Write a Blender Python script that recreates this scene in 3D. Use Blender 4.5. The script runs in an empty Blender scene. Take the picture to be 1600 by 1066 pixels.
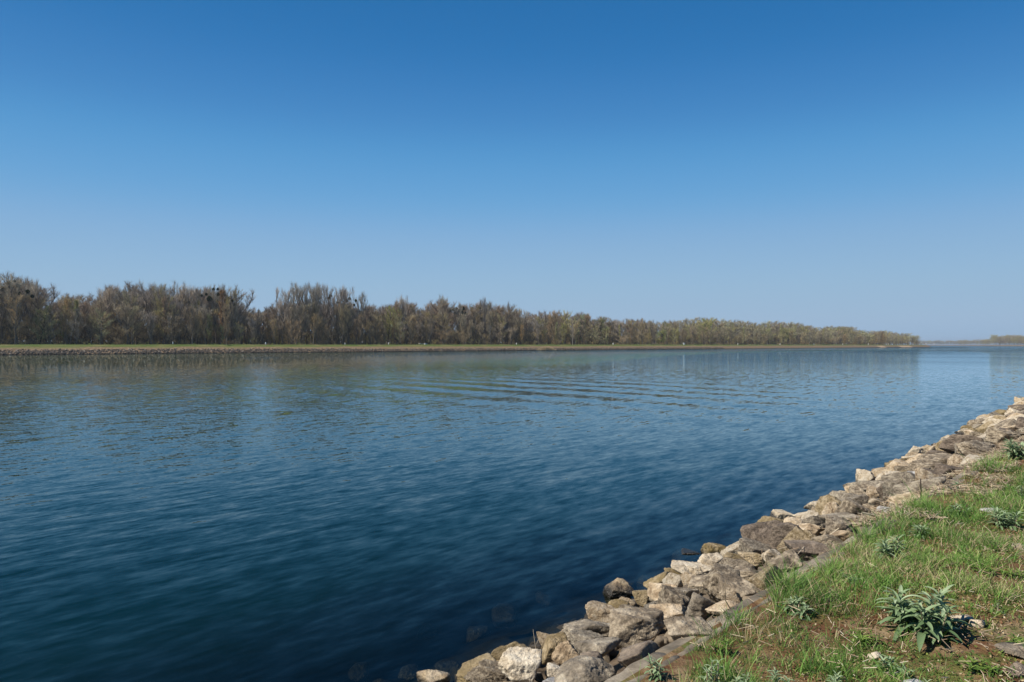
import bpy, bmesh, math, random
import numpy as np
from mathutils import Vector, Matrix
R = math.radians
# ------------------------------------------------------------------ camera
F, VH, CAMH = 1067.0, 539.0, 2.8          # focal length in photo pixels, horizon row, eye height above the water
TH = R(44.5); CT, ST = math.cos(TH), math.sin(TH)
S = bpy.context.scene
C = S.collection
cam = bpy.data.objects.new('camera', bpy.data.cameras.new('camera')); C.objects.link(cam)
cam.data.lens = 24.0; cam.data.sensor_width = 36.0
cam.location = (0, 0, CAMH); cam.rotation_euler = (R(90.32), 0, TH)
cam.data.clip_start = 0.05; cam.data.clip_end = 20000
S.camera = cam
# ------------------------------------------------------------------ light
SUN_EL = R(46); SUN_MATH = R(134.5 + 100)    # the sun stands to the left of the view
sx, sy, sz = math.cos(SUN_MATH)*math.cos(SUN_EL), math.sin(SUN_MATH)*math.cos(SUN_EL), math.sin(SUN_EL)
SKR = [(0, 0), (.070, .025), (.087, .052), (.125, .130), (.205, .265), (.402, .335), (.638, .345), (1, .45)]
SKG = [(0, 0), (.130, .168), (.159, .228), (.216, .350), (.352, .455), (.584, .485), (.753, .485), (1, .55)]
SKB = [(0, 0), (.275, .45), (.319, .53), (.413, .655), (.584, .675), (.73, .66), (1, .66)]
W = bpy.data.worlds.new("World"); S.world = W; W.use_nodes = True
wn = W.node_tree.nodes; wl = W.node_tree.links
sky = wn.new('ShaderNodeTexSky'); sky.sky_type = 'NISHITA'; sky.sun_disc = False
sky.sun_elevation = SUN_EL; sky.sun_rotation = math.atan2(sx, sy)
sky.altitude = 200; sky.air_density = 0.6; sky.dust_density = 0.0; sky.ozone_density = 3.0
SKS = 0.105
# the day was evenly clear all round: pull every bearing most of the way to one mean bearing
tcw = wn.new('ShaderNodeTexCoord'); spw = wn.new('ShaderNodeSeparateXYZ'); wl.new(tcw.outputs['Generated'], spw.inputs[0])
def wm(op, a, b_=0.0):
    nd = wn.new('ShaderNodeMath'); nd.operation = op
    for k_, v_ in ((0, a), (1, b_)):
        if isinstance(v_, bpy.types.NodeSocket): wl.new(v_, nd.inputs[k_])
        else: nd.inputs[k_].default_value = v_
    return nd.outputs[0]
hor = wm('SQRT', wm('SUBTRACT', 1.0, wm('MULTIPLY', spw.outputs[2], spw.outputs[2])))
mk = wn.new('ShaderNodeCombineXYZ')
for k_, c_ in ((0, -ST), (1, CT)):
    wl.new(wm('ADD', wm('MULTIPLY', spw.outputs[k_], .13), wm('MULTIPLY', hor, c_*.87)), mk.inputs[k_])
wl.new(spw.outputs[2], mk.inputs[2])
nrmw = wn.new('ShaderNodeVectorMath'); nrmw.operation = 'NORMALIZE'; wl.new(mk.outputs[0], nrmw.inputs[0]); wl.new(nrmw.outputs[0], sky.inputs[0])
pre = wn.new('ShaderNodeVectorMath'); pre.operation = 'SCALE'; pre.inputs['Scale'].default_value = SKS
cur = wn.new('ShaderNodeRGBCurve')               # deepens the blue as a polarising filter does
for ch, pts in ((0, SKR), (1, SKG), (2, SKB)):
    c_ = cur.mapping.curves[ch]
    while len(c_.points) > 2: c_.points.remove(c_.points[1])
    c_.points[0].location = pts[0]; c_.points[1].location = pts[-1]
    for p_ in pts[1:-1]: c_.points.new(*p_)
cur.mapping.update()
post = wn.new('ShaderNodeVectorMath'); post.operation = 'SCALE'; post.inputs['Scale'].default_value = .70/SKS
wl.new(sky.outputs[0], pre.inputs[0]); wl.new(pre.outputs[0], cur.inputs['Color']); wl.new(cur.outputs[0], post.inputs[0])
wl.new(post.outputs[0], wn['Background'].inputs[0]); wn['Background'].inputs[1].default_value = SKS
sun = bpy.data.objects.new('sun', bpy.data.lights.new('sun', 'SUN')); C.objects.link(sun)
sun.data.energy = 5.0; sun.data.angle = R(0.53); sun.data.color = (1.0, 0.92, 0.81)
sun.rotation_euler = Vector((sx, sy, sz)).to_track_quat('Z', 'Y').to_euler(); sun.location = (0, 0, 60)
S.view_settings.view_transform = 'Standard'; S.view_settings.look = 'None'
S.view_settings.exposure = 0.52; S.view_settings.gamma = 1.0
S.cycles.transparent_max_bounces = 24; S.cycles.max_bounces = 8
S.cycles.volume_bounces = 0
rng = np.random.default_rng(7); random.seed(7)

# ------------------------------------------------------------------ helpers
def tag(o, label=None, cat=None, group=None, kind=None):
    if label: o['label'] = label
    if cat: o['category'] = cat
    if group: o['group'] = group
    if kind: o['kind'] = kind
    return o
def link(name, me, mat=None, parent=None):
    if mat is not None and not me.materials: me.materials.append(mat)
    o = bpy.data.objects.new(name, me); C.objects.link(o)
    if parent is not None: o.parent = parent
    return o
def empty(name, loc=(0, 0, 0)):
    o = bpy.data.objects.new(name, None); C.objects.link(o); o.location = loc; o.empty_display_size = .2
    return o
def copy_tree(o, parent=None):
    c = o.copy(); C.objects.link(c); c.parent = parent
    for ch in KIDS.get(o.name, []): 
        d = copy_tree(ch, c)
    return c
KIDS = {}
def kid(parent, ch):
    KIDS.setdefault(parent.name, []).append(ch); return ch
def mesh_np(name, V, faces_flat, nper, smooth=False, attr=None, attr_name='tint'):
    """V (n,3); faces_flat (m,nper) index array, or a list of such pairs"""
    me = bpy.data.meshes.new(name)
    if not isinstance(faces_flat, list): faces_flat = [(faces_flat, nper)]
    V = np.asarray(V, np.float32)
    me.vertices.add(len(V)); me.vertices.foreach_set('co', V.ravel())
    nl = sum(a.size for a, _ in faces_flat); nf = sum(len(a) for a, _ in faces_flat)
    me.loops.add(nl); me.polygons.add(nf)
    me.loops.foreach_set('vertex_index', np.concatenate([a.ravel() for a, _ in faces_flat]).astype(np.int32))
    tot = np.concatenate([np.full(len(a), n, np.int32) for a, n in faces_flat])
    st = np.concatenate([[0], np.cumsum(tot)[:-1]]).astype(np.int32)
    me.polygons.foreach_set('loop_start', st)
    if smooth: me.polygons.foreach_set('use_smooth', np.ones(nf, bool))
    if attr is not None:
        a = me.attributes.new(attr_name, 'FLOAT', 'POINT'); a.data.foreach_set('value', np.asarray(attr, np.float32))
    me.update(calc_edges=True)
    return me
_tab = rng.random((3, 64, 64, 64)).astype(np.float32)*2-1
def vnoise(P, k=0):
    P = np.asarray(P, float); i = np.floor(P).astype(int); f = P-i; f = f*f*(3-2*f)
    out = 0
    for dx in (0, 1):
        for dy in (0, 1):
            for dz in (0, 1):
                w = (f[..., 0] if dx else 1-f[..., 0])*(f[..., 1] if dy else 1-f[..., 1])*(f[..., 2] if dz else 1-f[..., 2])
                out = out+w*_tab[k % 3, (i[..., 0]+dx) & 63, (i[..., 1]+dy) & 63, (i[..., 2]+dz) & 63]
    return out
def fbm(P, o=4, k=0):
    s = 0; a = 1; P = np.asarray(P, float)
    for j in range(o):
        s = s+a*vnoise(P*(2**j)+j*17.3, k); a *= .5
    return s
def n2(x, y, sc, k=0, o=3):
    x, y = np.broadcast_arrays(np.asarray(x, float), np.asarray(y, float))
    return fbm(np.stack([x*sc, y*sc, np.full(x.shape, 3.7)], -1), o, k)

# photo pixel -> world
def ray(px, py):
    xc, yc = (px-800)/F, -(py-VH)/F
    return Vector((xc*CT-ST, xc*ST+CT, yc))     # unit depth along the view
def xy_off(px, L):
    zc = L*F/(CT*(800+F*math.tan(TH)-px)); xc = (px-800)/F*zc
    return -L, xc*ST+zc*CT, zc
def depth_of(X, Y): return -X*ST+Y*CT
def px_of(X, Y):
    zc = depth_of(X, Y); return 800+F*(X*CT+Y*ST)/zc
def py_of(X, Y, Z):
    return VH+F*(CAMH-Z)/depth_of(X, Y)

# ------------------------------------------------------------------ near bank profile
KX, KZ = -2.03, 1.08                          # kerb line and its height
def edgeL(Y): return 4.5+np.clip((np.asarray(Y, float)-8)/34, 0, 1.3)*1.15
def bank_z(X, Y):
    X = np.asarray(X, float); L = edgeL(Y)
    t = (KX-X)/(L+KX)                         # 0 at the kerb, 1 at the waterline
    slope = KZ*(1-t)
    deep = -(t-1)*1.05
    z = np.where(t < 1, slope, np.maximum(deep*1.0, -4.2))
    land = KZ+.02+np.clip(X-KX, 0, 3)*.035
    return np.where(X > KX, land, z)
def hit(px, py, dz=0.0):
    d = ray(px, py); t = .5
    while t < 200:
        p = d*t
        if CAMH+p.z < float(bank_z(p.x, p.y))+dz: break
        t *= 1.003
    return Vector((p.x, p.y, CAMH+p.z)), t

# ------------------------------------------------------------------ materials
def new_mat(name):
    m = bpy.data.materials.new(name); m.use_nodes = True
    nt = m.node_tree; nt.nodes.clear(); return m, nt
class NB:
    def __init__(s, nt): s.nt = nt
    def n(s, t, ins=None, **kw):
        nd = s.nt.nodes.new(t)
        for k, v in kw.items(): setattr(nd, k, v)
        for k, v in (ins or {}).items():
            if isinstance(v, bpy.types.NodeSocket): s.nt.links.new(v, nd.inputs[k])
            else: nd.inputs[k].default_value = v
        return nd
    def math(s, op, a, b=0.0, c=0.0, clamp=False):
        return s.n('ShaderNodeMath', {0: a, 1: b, 2: c}, operation=op, use_clamp=clamp).outputs[0]
    def ramp(s, fac, stops, interp='LINEAR'):
        nd = s.n('ShaderNodeValToRGB', {0: fac}); cr = nd.color_ramp; cr.interpolation = interp
        while len(cr.elements) > 1: cr.elements.remove(cr.elements[0])
        cr.elements[0].position = stops[0][0]; cr.elements[0].color = (*stops[0][1], 1)
        for p, c in stops[1:]:
            e = cr.elements.new(p); e.color = (*c, 1)
        return nd.outputs[0]
    def rng_(s, v, a, b, c=0., d=1.):
        return s.n('ShaderNodeMapRange', {0: v, 1: a, 2: b, 3: c, 4: d}).outputs[0]
    def noise(s, vec, scale, detail=4., rough=.55, out=0, dist=0.):
        return s.n('ShaderNodeTexNoise', {'Vector': vec, 'Scale': scale, 'Detail': detail, 'Roughness': rough, 'Distortion': dist}).outputs[out]
    def mix(s, f, a, b, mode='MIX'):
        nd = s.n('ShaderNodeMix', data_type='RGBA', blend_type=mode)
        for k, v in ((0, f), (6, a), (7, b)):
            if isinstance(v, bpy.types.NodeSocket): s.nt.links.new(v, nd.inputs[k])
            else: nd.inputs[k].default_value = v if k == 0 else (*v, 1)
        return nd.outputs[2]
    def out(s, sh, vol=None):
        o = s.n('ShaderNodeOutputMaterial')
        if sh is not None: s.nt.links.new(sh, o.inputs[0])
        if vol is not None: s.nt.links.new(vol, o.inputs[1])

def rock_mat(name, lo, mid, hi, speck=.0, olive=0.3):
    olive *= .6
    m, nt = new_mat(name); b = NB(nt)
    tc = b.n('ShaderNodeTexCoord').outputs['Object']; geo = b.n('ShaderNodeNewGeometry')
    rnd = b.n('ShaderNodeObjectInfo').outputs['Random']
    v = b.n('ShaderNodeVectorMath', {0: tc, 1: b.n('ShaderNodeCombineXYZ', {0: b.math('MULTIPLY', rnd, 37.), 1: rnd, 2: b.math('MULTIPLY', rnd, 11.)}).outputs[0]}, operation='ADD').outputs[0]
    big = b.noise(v, 5., 6., .65); fine = b.noise(v, 38., 5., .7); mid_n = b.noise(v, 13., 5., .6)
    f = b.math('ADD', b.math('MULTIPLY', big, .6), b.math('MULTIPLY', mid_n, .4))
    col = b.ramp(f, [(.40, lo), (.49, mid), (.58, hi)])
    col = b.mix(b.rng_(fine, .35, .7, 0., .55), col, tuple(c*.45 for c in lo))
    # weathered grey top where rain and lichen sit
    nz = b.n('ShaderNodeSeparateXYZ', {0: geo.outputs['Normal']}).outputs[2]
    if speck:
        vor = b.noise(v, 55., 3., .5)
        col = b.mix(b.math('MULTIPLY', b.rng_(vor, .6, .68), b.math('MULTIPLY', b.rng_(big, .4, .6), speck)), col, (.42, .40, .36))
    sep = b.n('ShaderNodeSeparateXYZ', {0: geo.outputs['Position']})
    wob = b.math('MULTIPLY', b.math('SUBTRACT', b.noise(geo.outputs['Position'], 4., 3.), .5), .35)
    z = b.math('ADD', sep.outputs[2], wob)
    col = b.mix(b.math('MULTIPLY', b.rng_(z, .62, .22), b.math('MULTIPLY', b.rng_(mid_n, .36, .58), olive*2.)), col, (.115, .082, .022))
    wet = b.rng_(z, .17, .08)
    col = b.mix(wet, col, (.016, .012, .006))
    bmp = b.n('ShaderNodeBump', {'Strength': 1., 'Distance': .035, 'Height': b.math('ADD', b.math('MULTIPLY', fine, .5), b.math('ADD', mid_n, b.math('MULTIPLY', b.math('ABSOLUTE', b.math('SUBTRACT', big, .5)), 1.5)))}).outputs[0]
    p = b.n('ShaderNodeBsdfPrincipled', {'Base Color': col, 'Roughness': b.rng_(wet, 0., 1., .92, .35), 'Normal': bmp})
    b.out(p.outputs[0]); return m
RM = {
 'grey':  rock_mat('rock_grey', (.12, .098, .07), (.255, .212, .155), (.45, .39, .29), .55, .12),
 'brown': rock_mat('rock_brown', (.105, .08, .052), (.25, .198, .135), (.48, .40, .285), .2, .15),
 'dark':  rock_mat('rock_dark_brown', (.08, .06, .042), (.15, .115, .085), (.26, .205, .15), .12, .1),
 'tan':   rock_mat('rock_tan', (.24, .17, .10), (.48, .37, .24), (.66, .55, .40), .25, .35),
 'cream': rock_mat('rock_cream', (.33, .26, .17), (.58, .49, .36), (.70, .63, .50), .2, .2),
 'olive': rock_mat('rock_olive', (.16, .115, .05), (.32, .245, .14), (.50, .40, .26), .1, .8),
 'pale':  rock_mat('rock_pale_grey', (.26, .25, .24), (.42, .41, .39), (.58, .57, .54), .3, .1),
}
def simple_tint(name, stops, rough=.8, trans=0.0, spec=.3):
    m, nt = new_mat(name); b = NB(nt)
    a = b.n('ShaderNodeAttribute', attribute_name='tint').outputs['Fac']
    col = b.ramp(a, stops)
    d = b.n('ShaderNodeBsdfPrincipled', {'Base Color': col, 'Roughness': rough, 'Specular IOR Level': spec}).outputs[0]
    if trans:
        t = b.n('ShaderNodeBsdfTranslucent', {'Color': col}).outputs[0]
        d = b.n('ShaderNodeMixShader', {0: trans, 1: d, 2: t}).outputs[0]
    b.out(d); return m

# ground of the near bank
def ground_mat():
    m, nt = new_mat('bank_soil'); b = NB(nt)
    pos = b.n('ShaderNodeNewGeometry').outputs['Position']
    sx_ = b.n('ShaderNodeSeparateXYZ', {0: pos})
    a = b.noise(pos, 1.7, 5.); c = b.noise(pos, 9., 6., .7); d = b.noise(pos, 60., 4., .7)
    col = b.ramp(a, [(.35, (.16, .15, .045)), (.45, (.17, .105, .048)), (.54, (.115, .052, .025)), (.68, (.24, .18, .10))])
    col = b.mix(b.rng_(c, .5, .7), col, (.27, .20, .115))
    col = b.mix(b.rng_(b.noise(pos, 3.1, 5., .7), .5, .62), col, (.075, .095, .022))
    col = b.mix(b.rng_(d, .45, .75, 0., .8), col, (.045, .03, .016))
    under = b.rng_(sx_.outputs[0], -2.1, -2.3)
    rub = b.ramp(c, [(.35, (.04, .03, .022)), (.6, (.14, .105, .07))])  # rubble ground; shade between the rocks is put into its dark colour
    col = b.mix(under, col, rub)
    wet = b.rng_(sx_.outputs[2], .1, -.02)
    col = b.mix(wet, col, b.ramp(c, [(.4, (.010, .011, .007)), (.62, (.035, .03, .018))]))
    bmp = b.n('ShaderNodeBump', {'Strength': 1., 'Distance': .02, 'Height': b.math('ADD', c, b.math('MULTIPLY', d, .5))}).outputs[0]
    b.out(b.n('ShaderNodeBsdfPrincipled', {'Base Color': col, 'Roughness': .95, 'Normal': bmp, 'Specular IOR Level': .15}).outputs[0])
    return m
def grid_mesh(name, xs, ys, zf, mat, smooth=True):
    X, Y = np.meshgrid(np.asarray(xs, float), np.asarray(ys, float)); Z = zf(X, Y)
    nx, ny = len(xs), len(ys)
    i = (np.arange(ny-1)[:, None]*nx+np.arange(nx-1)[None, :]).ravel()
    q = np.stack([i, i+1, i+1+nx, i+nx], 1)
    me = mesh_np(name, np.stack([X, Y, Z], -1).reshape(-1, 3), q, 4, smooth)
    return link(name, me, mat)
def near_z(X, Y):
    base = bank_z(X, Y)
    nearby = np.clip(1.4-np.abs(Y-12)/40, 0, 1)
    und = (n2(X, Y, .7)*.04+n2(X, Y, 3.)*.018)*np.clip(np.abs(X-KX)/.5, 0, 1)
    rub = np.where(X < KX-.06, n2(X, Y, 2.5, 1)*.07-.17, 0)
    return base+(und*nearby+rub*nearby)
xs = np.concatenate([[-300, -60, -22], np.arange(-15, -7, .5), np.arange(-7, 4, .07), np.arange(4, 12, 1), [30, 200, 3000]])
ys = np.concatenate([[-3000, -300, -40, -10], np.arange(-4, 1, .5), np.arange(1, 20, .08), np.arange(20, 50, .3), np.arange(50, 120, 5), [150, 300, 700, 1300]])
tag(grid_mesh('ground', xs, ys, near_z, ground_mat()), kind='structure')

# ------------------------------------------------------------------ water
def water_mat():
    m, nt = new_mat('river_water'); b = NB(nt)
    pos = b.n('ShaderNodeNewGeometry').outputs['Position']
    sp = b.n('ShaderNodeSeparateXYZ', {0: pos}); X, Y = sp.outputs[0], sp.outputs[1]
    def layer(scale, ang, sx_, sy_, detail, rough=.5, dist=0.):
        mp = b.n('ShaderNodeMapping', {'Vector': pos, 'Rotation': (0, 0, R(ang)), 'Scale': (sx_, sy_, 1)})
        c = b.n('ShaderNodeTexNoise', {'Vector': mp.outputs[0], 'Scale': scale, 'Detail': detail, 'Roughness': rough, 'Distortion': dist}).outputs['Color']
        return b.n('ShaderNodeVectorMath', {0: c, 1: (.5, .5, .5)}, operation='SUBTRACT').outputs[0]
    def sc(v, s_):
        nd = b.n('ShaderNodeVectorMath', {0: v}, operation='SCALE')
        if isinstance(s_, bpy.types.NodeSocket): nt.links.new(s_, nd.inputs['Scale'])
        else: nd.inputs['Scale'].default_value = s_
        return nd.outputs[0]
    def add(a, c): return b.n('ShaderNodeVectorMath', {0: a, 1: c}, operation='ADD').outputs[0]
    # gusts: calmer and rougher patches
    gust = b.rng_(b.noise(pos, .022, 3.), .35, .65, .65, 1.25)
    mpf = b.n('ShaderNodeMapping', {'Vector': pos, 'Rotation': (0, 0, R(8)), 'Scale': (.5, .12, 1)})
    farp = b.math('MULTIPLY', b.rng_(b.noise(mpf.outputs[0], .022, 3.), .52, .6), b.rng_(Y, 160, 420))
    amp = b.math('ADD', gust, b.math('MULTIPLY', farp, 1.2))
    # wind waves: crests run along the river, so the slope is mostly across it
    w1 = layer(3.3, 19, 1.0, .25, 2.0); w2 = layer(8.5, 12, 1.0, .32, 3.5); w3 = layer(1.1, 25, 1.0, .22, 1.)
    w4 = layer(3.4, -35, 1.0, .6, 3.); w5 = layer(19., 5, 1.0, .6, 2.)
    openw = b.math('MULTIPLY', b.rng_(X, -6., -22., .10, 1.), b.rng_(b.math('ADD', Y, b.math('MULTIPLY', b.math('SUBTRACT', b.noise(pos, .03, 3.), .5), 60.)), 60., 130., .28, 1.5))
    s = add(add(sc(w1, .17), sc(w4, .04)), add(add(sc(w2, .19), sc(w3, .035)), sc(w5, b.math('MULTIPLY', openw, b.rng_(Y, 110., 500., .62, 1.3)))))
    s = b.n('ShaderNodeVectorMath', {0: s, 1: (1.0, .85, 0.)}, operation='MULTIPLY').outputs[0]
    s = sc(s, amp)
    # boat wake: parallel low swells crossing the channel
    wob = b.math('MULTIPLY', b.math('SUBTRACT', b.noise(pos, .09, 2.), .5), 5.)
    ph = b.math('MULTIPLY', b.math('ADD', b.math('ADD', Y, b.math('MULTIPLY', X, .02)), wob), 2*math.pi/3.9)
    def bump1(v, c, w):
        t = b.math('DIVIDE', b.math('SUBTRACT', v, c), w); return b.math('POWER', 2.718, b.math('MULTIPLY', b.math('MULTIPLY', t, t), -1.))
    mask = b.math('MULTIPLY', bump1(Y, 31., 11.), bump1(X, -30., 15.))
    mask = b.math('MULTIPLY', mask, b.rng_(b.noise(pos, .12, 2.), .3, .6, .35, 1.))
    sw = b.math('MULTIPLY', b.math('SINE', ph), b.math('MULTIPLY', mask, .075))
    s = add(s, b.n('ShaderNodeCombineXYZ', {0: b.math('MULTIPLY', sw, .1), 1: sw, 2: 0.}).outputs[0])
    nrm = b.n('ShaderNodeVectorMath', {0: b.n('ShaderNodeVectorMath', {0: s, 1: (1, 1, 0)}, operation='MULTIPLY').outputs[0], 1: (0, 0, 1)}, operation='ADD').outputs[0]
    nrm = b.n('ShaderNodeVectorMath', {0: nrm}, operation='NORMALIZE').outputs[0]
    fr = b.n('ShaderNodeFresnel', {'IOR': 1.333, 'Normal': nrm}).outputs[0]
    fr = b.math('MULTIPLY', b.math('POWER', fr, 1.3), 1.24, clamp=True)
    gl = b.n('ShaderNodeBsdfGlossy', {'Color': (.84, .97, 1, 1), 'Roughness': .015, 'Normal': nrm}).outputs[0]
    # body: clear over the shallows, green-blue where it is deep
    edge = b.n('ShaderNodeMapRange', {0: Y, 1: 8., 2: 42., 3: -4.5, 4: -5.65}).outputs[0]
    off = b.math('SUBTRACT', edge, X)
    off = b.math('ADD', off, b.math('MULTIPLY', b.math('SUBTRACT', b.noise(pos, 1.2, 3.), .5), .9))
    dens = b.rng_(off, -.2, 2.6, .05, 1.)
    bodyc = b.ramp(b.rng_(off, 0., 14.), [(0., (.003, .006, .006)), (.25, (.0008, .009, .0065)), (1., (.0002, .0115, .0072))])
    body = b.n('ShaderNodeBsdfDiffuse', {'Color': bodyc}).outputs[0]
    tr = b.n('ShaderNodeBsdfTransparent', {'Color': (.62, .66, .55, 1)}).outputs[0]
    under = b.n('ShaderNodeMixShader', {0: dens, 1: tr, 2: body}).outputs[0]
    b.out(b.n('ShaderNodeMixShader', {0: fr, 1: under, 2: gl}).outputs[0]); return m
wx = [-7000, -3000, -1000, -300, -100, -40, -20, -10, -5, -2.6]
wy = [-3000, -500, -50, 0, 20, 50, 100, 300, 800, 1300, 3000, 8000]
water = grid_mesh('water', wx, wy, lambda X, Y: X*0, water_mat(), False); tag(water, kind='structure')

# ------------------------------------------------------------------ far bank (path swept with a profile)
def sweep(name, path, prof, mat, last_x=None, rough=0.):
    path = np.array(path, float); n = len(path)
    tan = np.gradient(path, axis=0); tan /= np.linalg.norm(tan, axis=1)[:, None]
    nor = np.stack([-tan[:, 1], tan[:, 0]], 1)      # to the left of travel
    V = []
    for j, (o, z) in enumerate(prof):
        p = path+nor*o
        zz = np.full(n, z)+rough*n2(p[:, 0], p[:, 1], .25)*(1 if .0 < o < 14 else 0)
        V.append(np.column_stack([p, zz]))
    if last_x is not None:
        p = path+nor*prof[-1][0]; q = p.copy(); q[:, 0] = last_x
        V.append(np.column_stack([q, np.full(n, prof[-1][1])]))
    m = len(V); V = np.stack(V, 1).reshape(-1, 3)
    i = (np.arange(n-1)[:, None]*m+np.arange(m-1)[None, :]).ravel()
    return link(name, mesh_np(name, V, np.stack([i, i+m, i+m+1, i+1], 1), 4, False), mat)
FL = 231.0
def far_mat():
    m, nt = new_mat('far_bank_grass'); b = NB(nt)
    pos = b.n('ShaderNodeNewGeometry').outputs['Position']
    z = b.n('ShaderNodeSeparateXYZ', {0: pos}).outputs[2]
    yy = b.n('ShaderNodeSeparateXYZ', {0: pos}).outputs[1]
    mp = b.n('ShaderNodeMapping', {'Vector': pos, 'Scale': (1, .35, 1)}).outputs[0]
    n1 = b.noise(mp, .35, 5., .65); n3 = b.noise(pos, 1.6, 4., .7)
    grass = b.ramp(n1, [(.3, (.045, .080, .014)), (.48, (.075, .105, .025)), (.58, (.115, .12, .042)), (.72, (.18, .15, .075))])
    dry = b.ramp(n3, [(.3, (.07, .05, .032)), (.5, (.17, .12, .075)), (.7, (.30, .22, .13))])
    zz = b.math('ADD', z, b.math('MULTIPLY', b.math('SUBTRACT', n1, .5), 2.2))
    col = b.mix(b.rng_(zz, 2.25, 1.75), grass, dry)
    col = b.mix(b.rng_(z, .28, .08), col, (.03, .026, .02))
    b.out(b.n('ShaderNodeBsdfPrincipled', {'Base Color': col, 'Roughness': .95, 'Specular IOR Level': .1}).outputs[0]); return m
FM = far_mat()
path = [(-FL, y) for y in list(range(-400, -40, 60))+list(range(-40, 400, 8))+list(range(400, 1000, 30))]
path += [(-FL-2, 1015), (-FL-8, 1040), (-FL-22, 1062), (-FL-50, 1082), (-330, 1105), (-420, 1140), (-700, 1230), (-1500, 1500), (-4500, 2500)]
prof = [(-3.5, -1.8), (0, 0), (1.2, .55), (3.2, 1.35), (5, 1.75), (7.5, 2.35), (10, 2.86), (11, 2.9), (14, 2.88), (17, 2.4), (20, 1.9), (38, 2.1), (75, 4.0)]
tag(sweep('far_bank', path, prof, FM, -8000, .12), kind='structure')
# distant bank where the river bends
def pt(px, zc): 
    d = ray(px, VH); return (d.x*zc, d.y*zc)
dp = [pt(1900, 1150), pt(1780, 1250), pt(1690, 1450), pt(1600, 1650), pt(1560, 1800), pt(1530, 2100), pt(1500, 2600), pt(1440, 3000), pt(1380, 3200), pt(1300, 3400)]
dpath = []
for a_, c_ in zip(dp[:-1], dp[1:]):
    for t in np.linspace(0, 1, 12, endpoint=False): dpath.append((a_[0]*(1-t)+c_[0]*t, a_[1]*(1-t)+c_[1]*t))
dprof = [(4, -2), (0, 0), (-5, 1.2), (-12, 2.2), (-60, 2.2), (-2500, 2.2)]
tag(sweep('distant_bank', dpath, dprof, FM), kind='structure')

# ------------------------------------------------------------------ rocks
bm = bmesh.new(); bmesh.ops.create_icosphere(bm, subdivisions=5, radius=1)
ICO = np.array([v.co[:] for v in bm.verts]); ICOF = np.array([[v.index for v in f.verts] for f in bm.faces]); bm.free()
bm = bmesh.new(); bmesh.ops.create_icosphere(bm, subdivisions=3, radius=1)
ICO3 = np.array([v.co[:] for v in bm.verts]); ICOF3 = np.array([[v.index for v in f.verts] for f in bm.faces]); bm.free()
bm = bmesh.new(); bmesh.ops.create_icosphere(bm, subdivisions=2, radius=1)
ICO2 = np.array([v.co[:] for v in bm.verts]); ICOF2 = np.array([[v.index for v in f.verts] for f in bm.faces]); bm.free()
def rock_verts(seed, shape='block', D=ICO, detail=1.0):
    r = np.random.default_rng(seed)
    n = {'block': 5, 'slab': 5, 'wedge': 4, 'round': 12, 'cube': 2, 'rough': 8}[shape]
    N = r.normal(size=(n, 3)); N /= np.linalg.norm(N, axis=1)[:, None]
    P = r.uniform(.60, .92, n)
    box = np.array([[1, 0, 0], [-1, 0, 0], [0, 1, 0], [0, -1, 0], [0, 0, 1], [0, 0, -1]], float)
    tilt = r.normal(size=(6, 3))*(.34 if shape in ('block', 'slab', 'rough') else .16)
    box += tilt; box /= np.linalg.norm(box, axis=1)[:, None]
    bp = r.uniform(.62, .92, 6)
    if shape == 'wedge':
        box[4] = (r.uniform(.45, .8)*r.choice([-1, 1]), r.uniform(-.3, .3), .75); box[4] /= np.linalg.norm(box[4]); bp[4] = .6
    if shape == 'round': bp[:] = .98
    if shape == 'slab': bp[4] = .62; P = np.maximum(P, .78)
    if shape == 'cube': P = np.maximum(P, .95)
    N = np.vstack([N, box]); P = np.concatenate([P, bp])
    k = 18 if shape == 'round' else 60
    q = np.clip(D@N.T, 0, None)/P
    rad = 1/(np.power((q**k).sum(1)+1e-9, 1/k))
    V = D*rad[:, None]
    off = r.uniform(0, 50, 3)
    if detail:
        a = 1.6 if shape == 'rough' else 1.
        lo = fbm(V*1.3+off, 2)*.04*a
        rid = -np.abs(fbm(V*3.3+off+9, 4, 1))*.055*a*(1+fbm(V*1.1+off, 1))
        fi = fbm(V*9+off, 3, 2)*.020*a
        crack = -np.exp(-(fbm(V*1.5+off+5, 2, 1)/.035)**2)*.045
        V = V+D*(lo+rid+fi+crack)[:, None]*detail
    ext = (V.max(0)-V.min(0))/2; V = (V-(V.max(0)+V.min(0))/2)/ext
    return V          # fits the cube -1..1
NEAR_G = 'riprap rocks along the near bank'
ROCKS = []           # (x, y, radius, name, short description)
def put_rock(name, V, F_, dims, loc, rz, tone, label, group=NEAR_G, tiltv=(0, 0)):
    me = mesh_np(name, V*np.array(dims)/2, F_, 3, True)
    o = link(name, me, RM[tone]); o.location = loc; o.rotation_euler = (tiltv[0], tiltv[1], rz)
    tag(o, label, 'rock', group); return o
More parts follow.
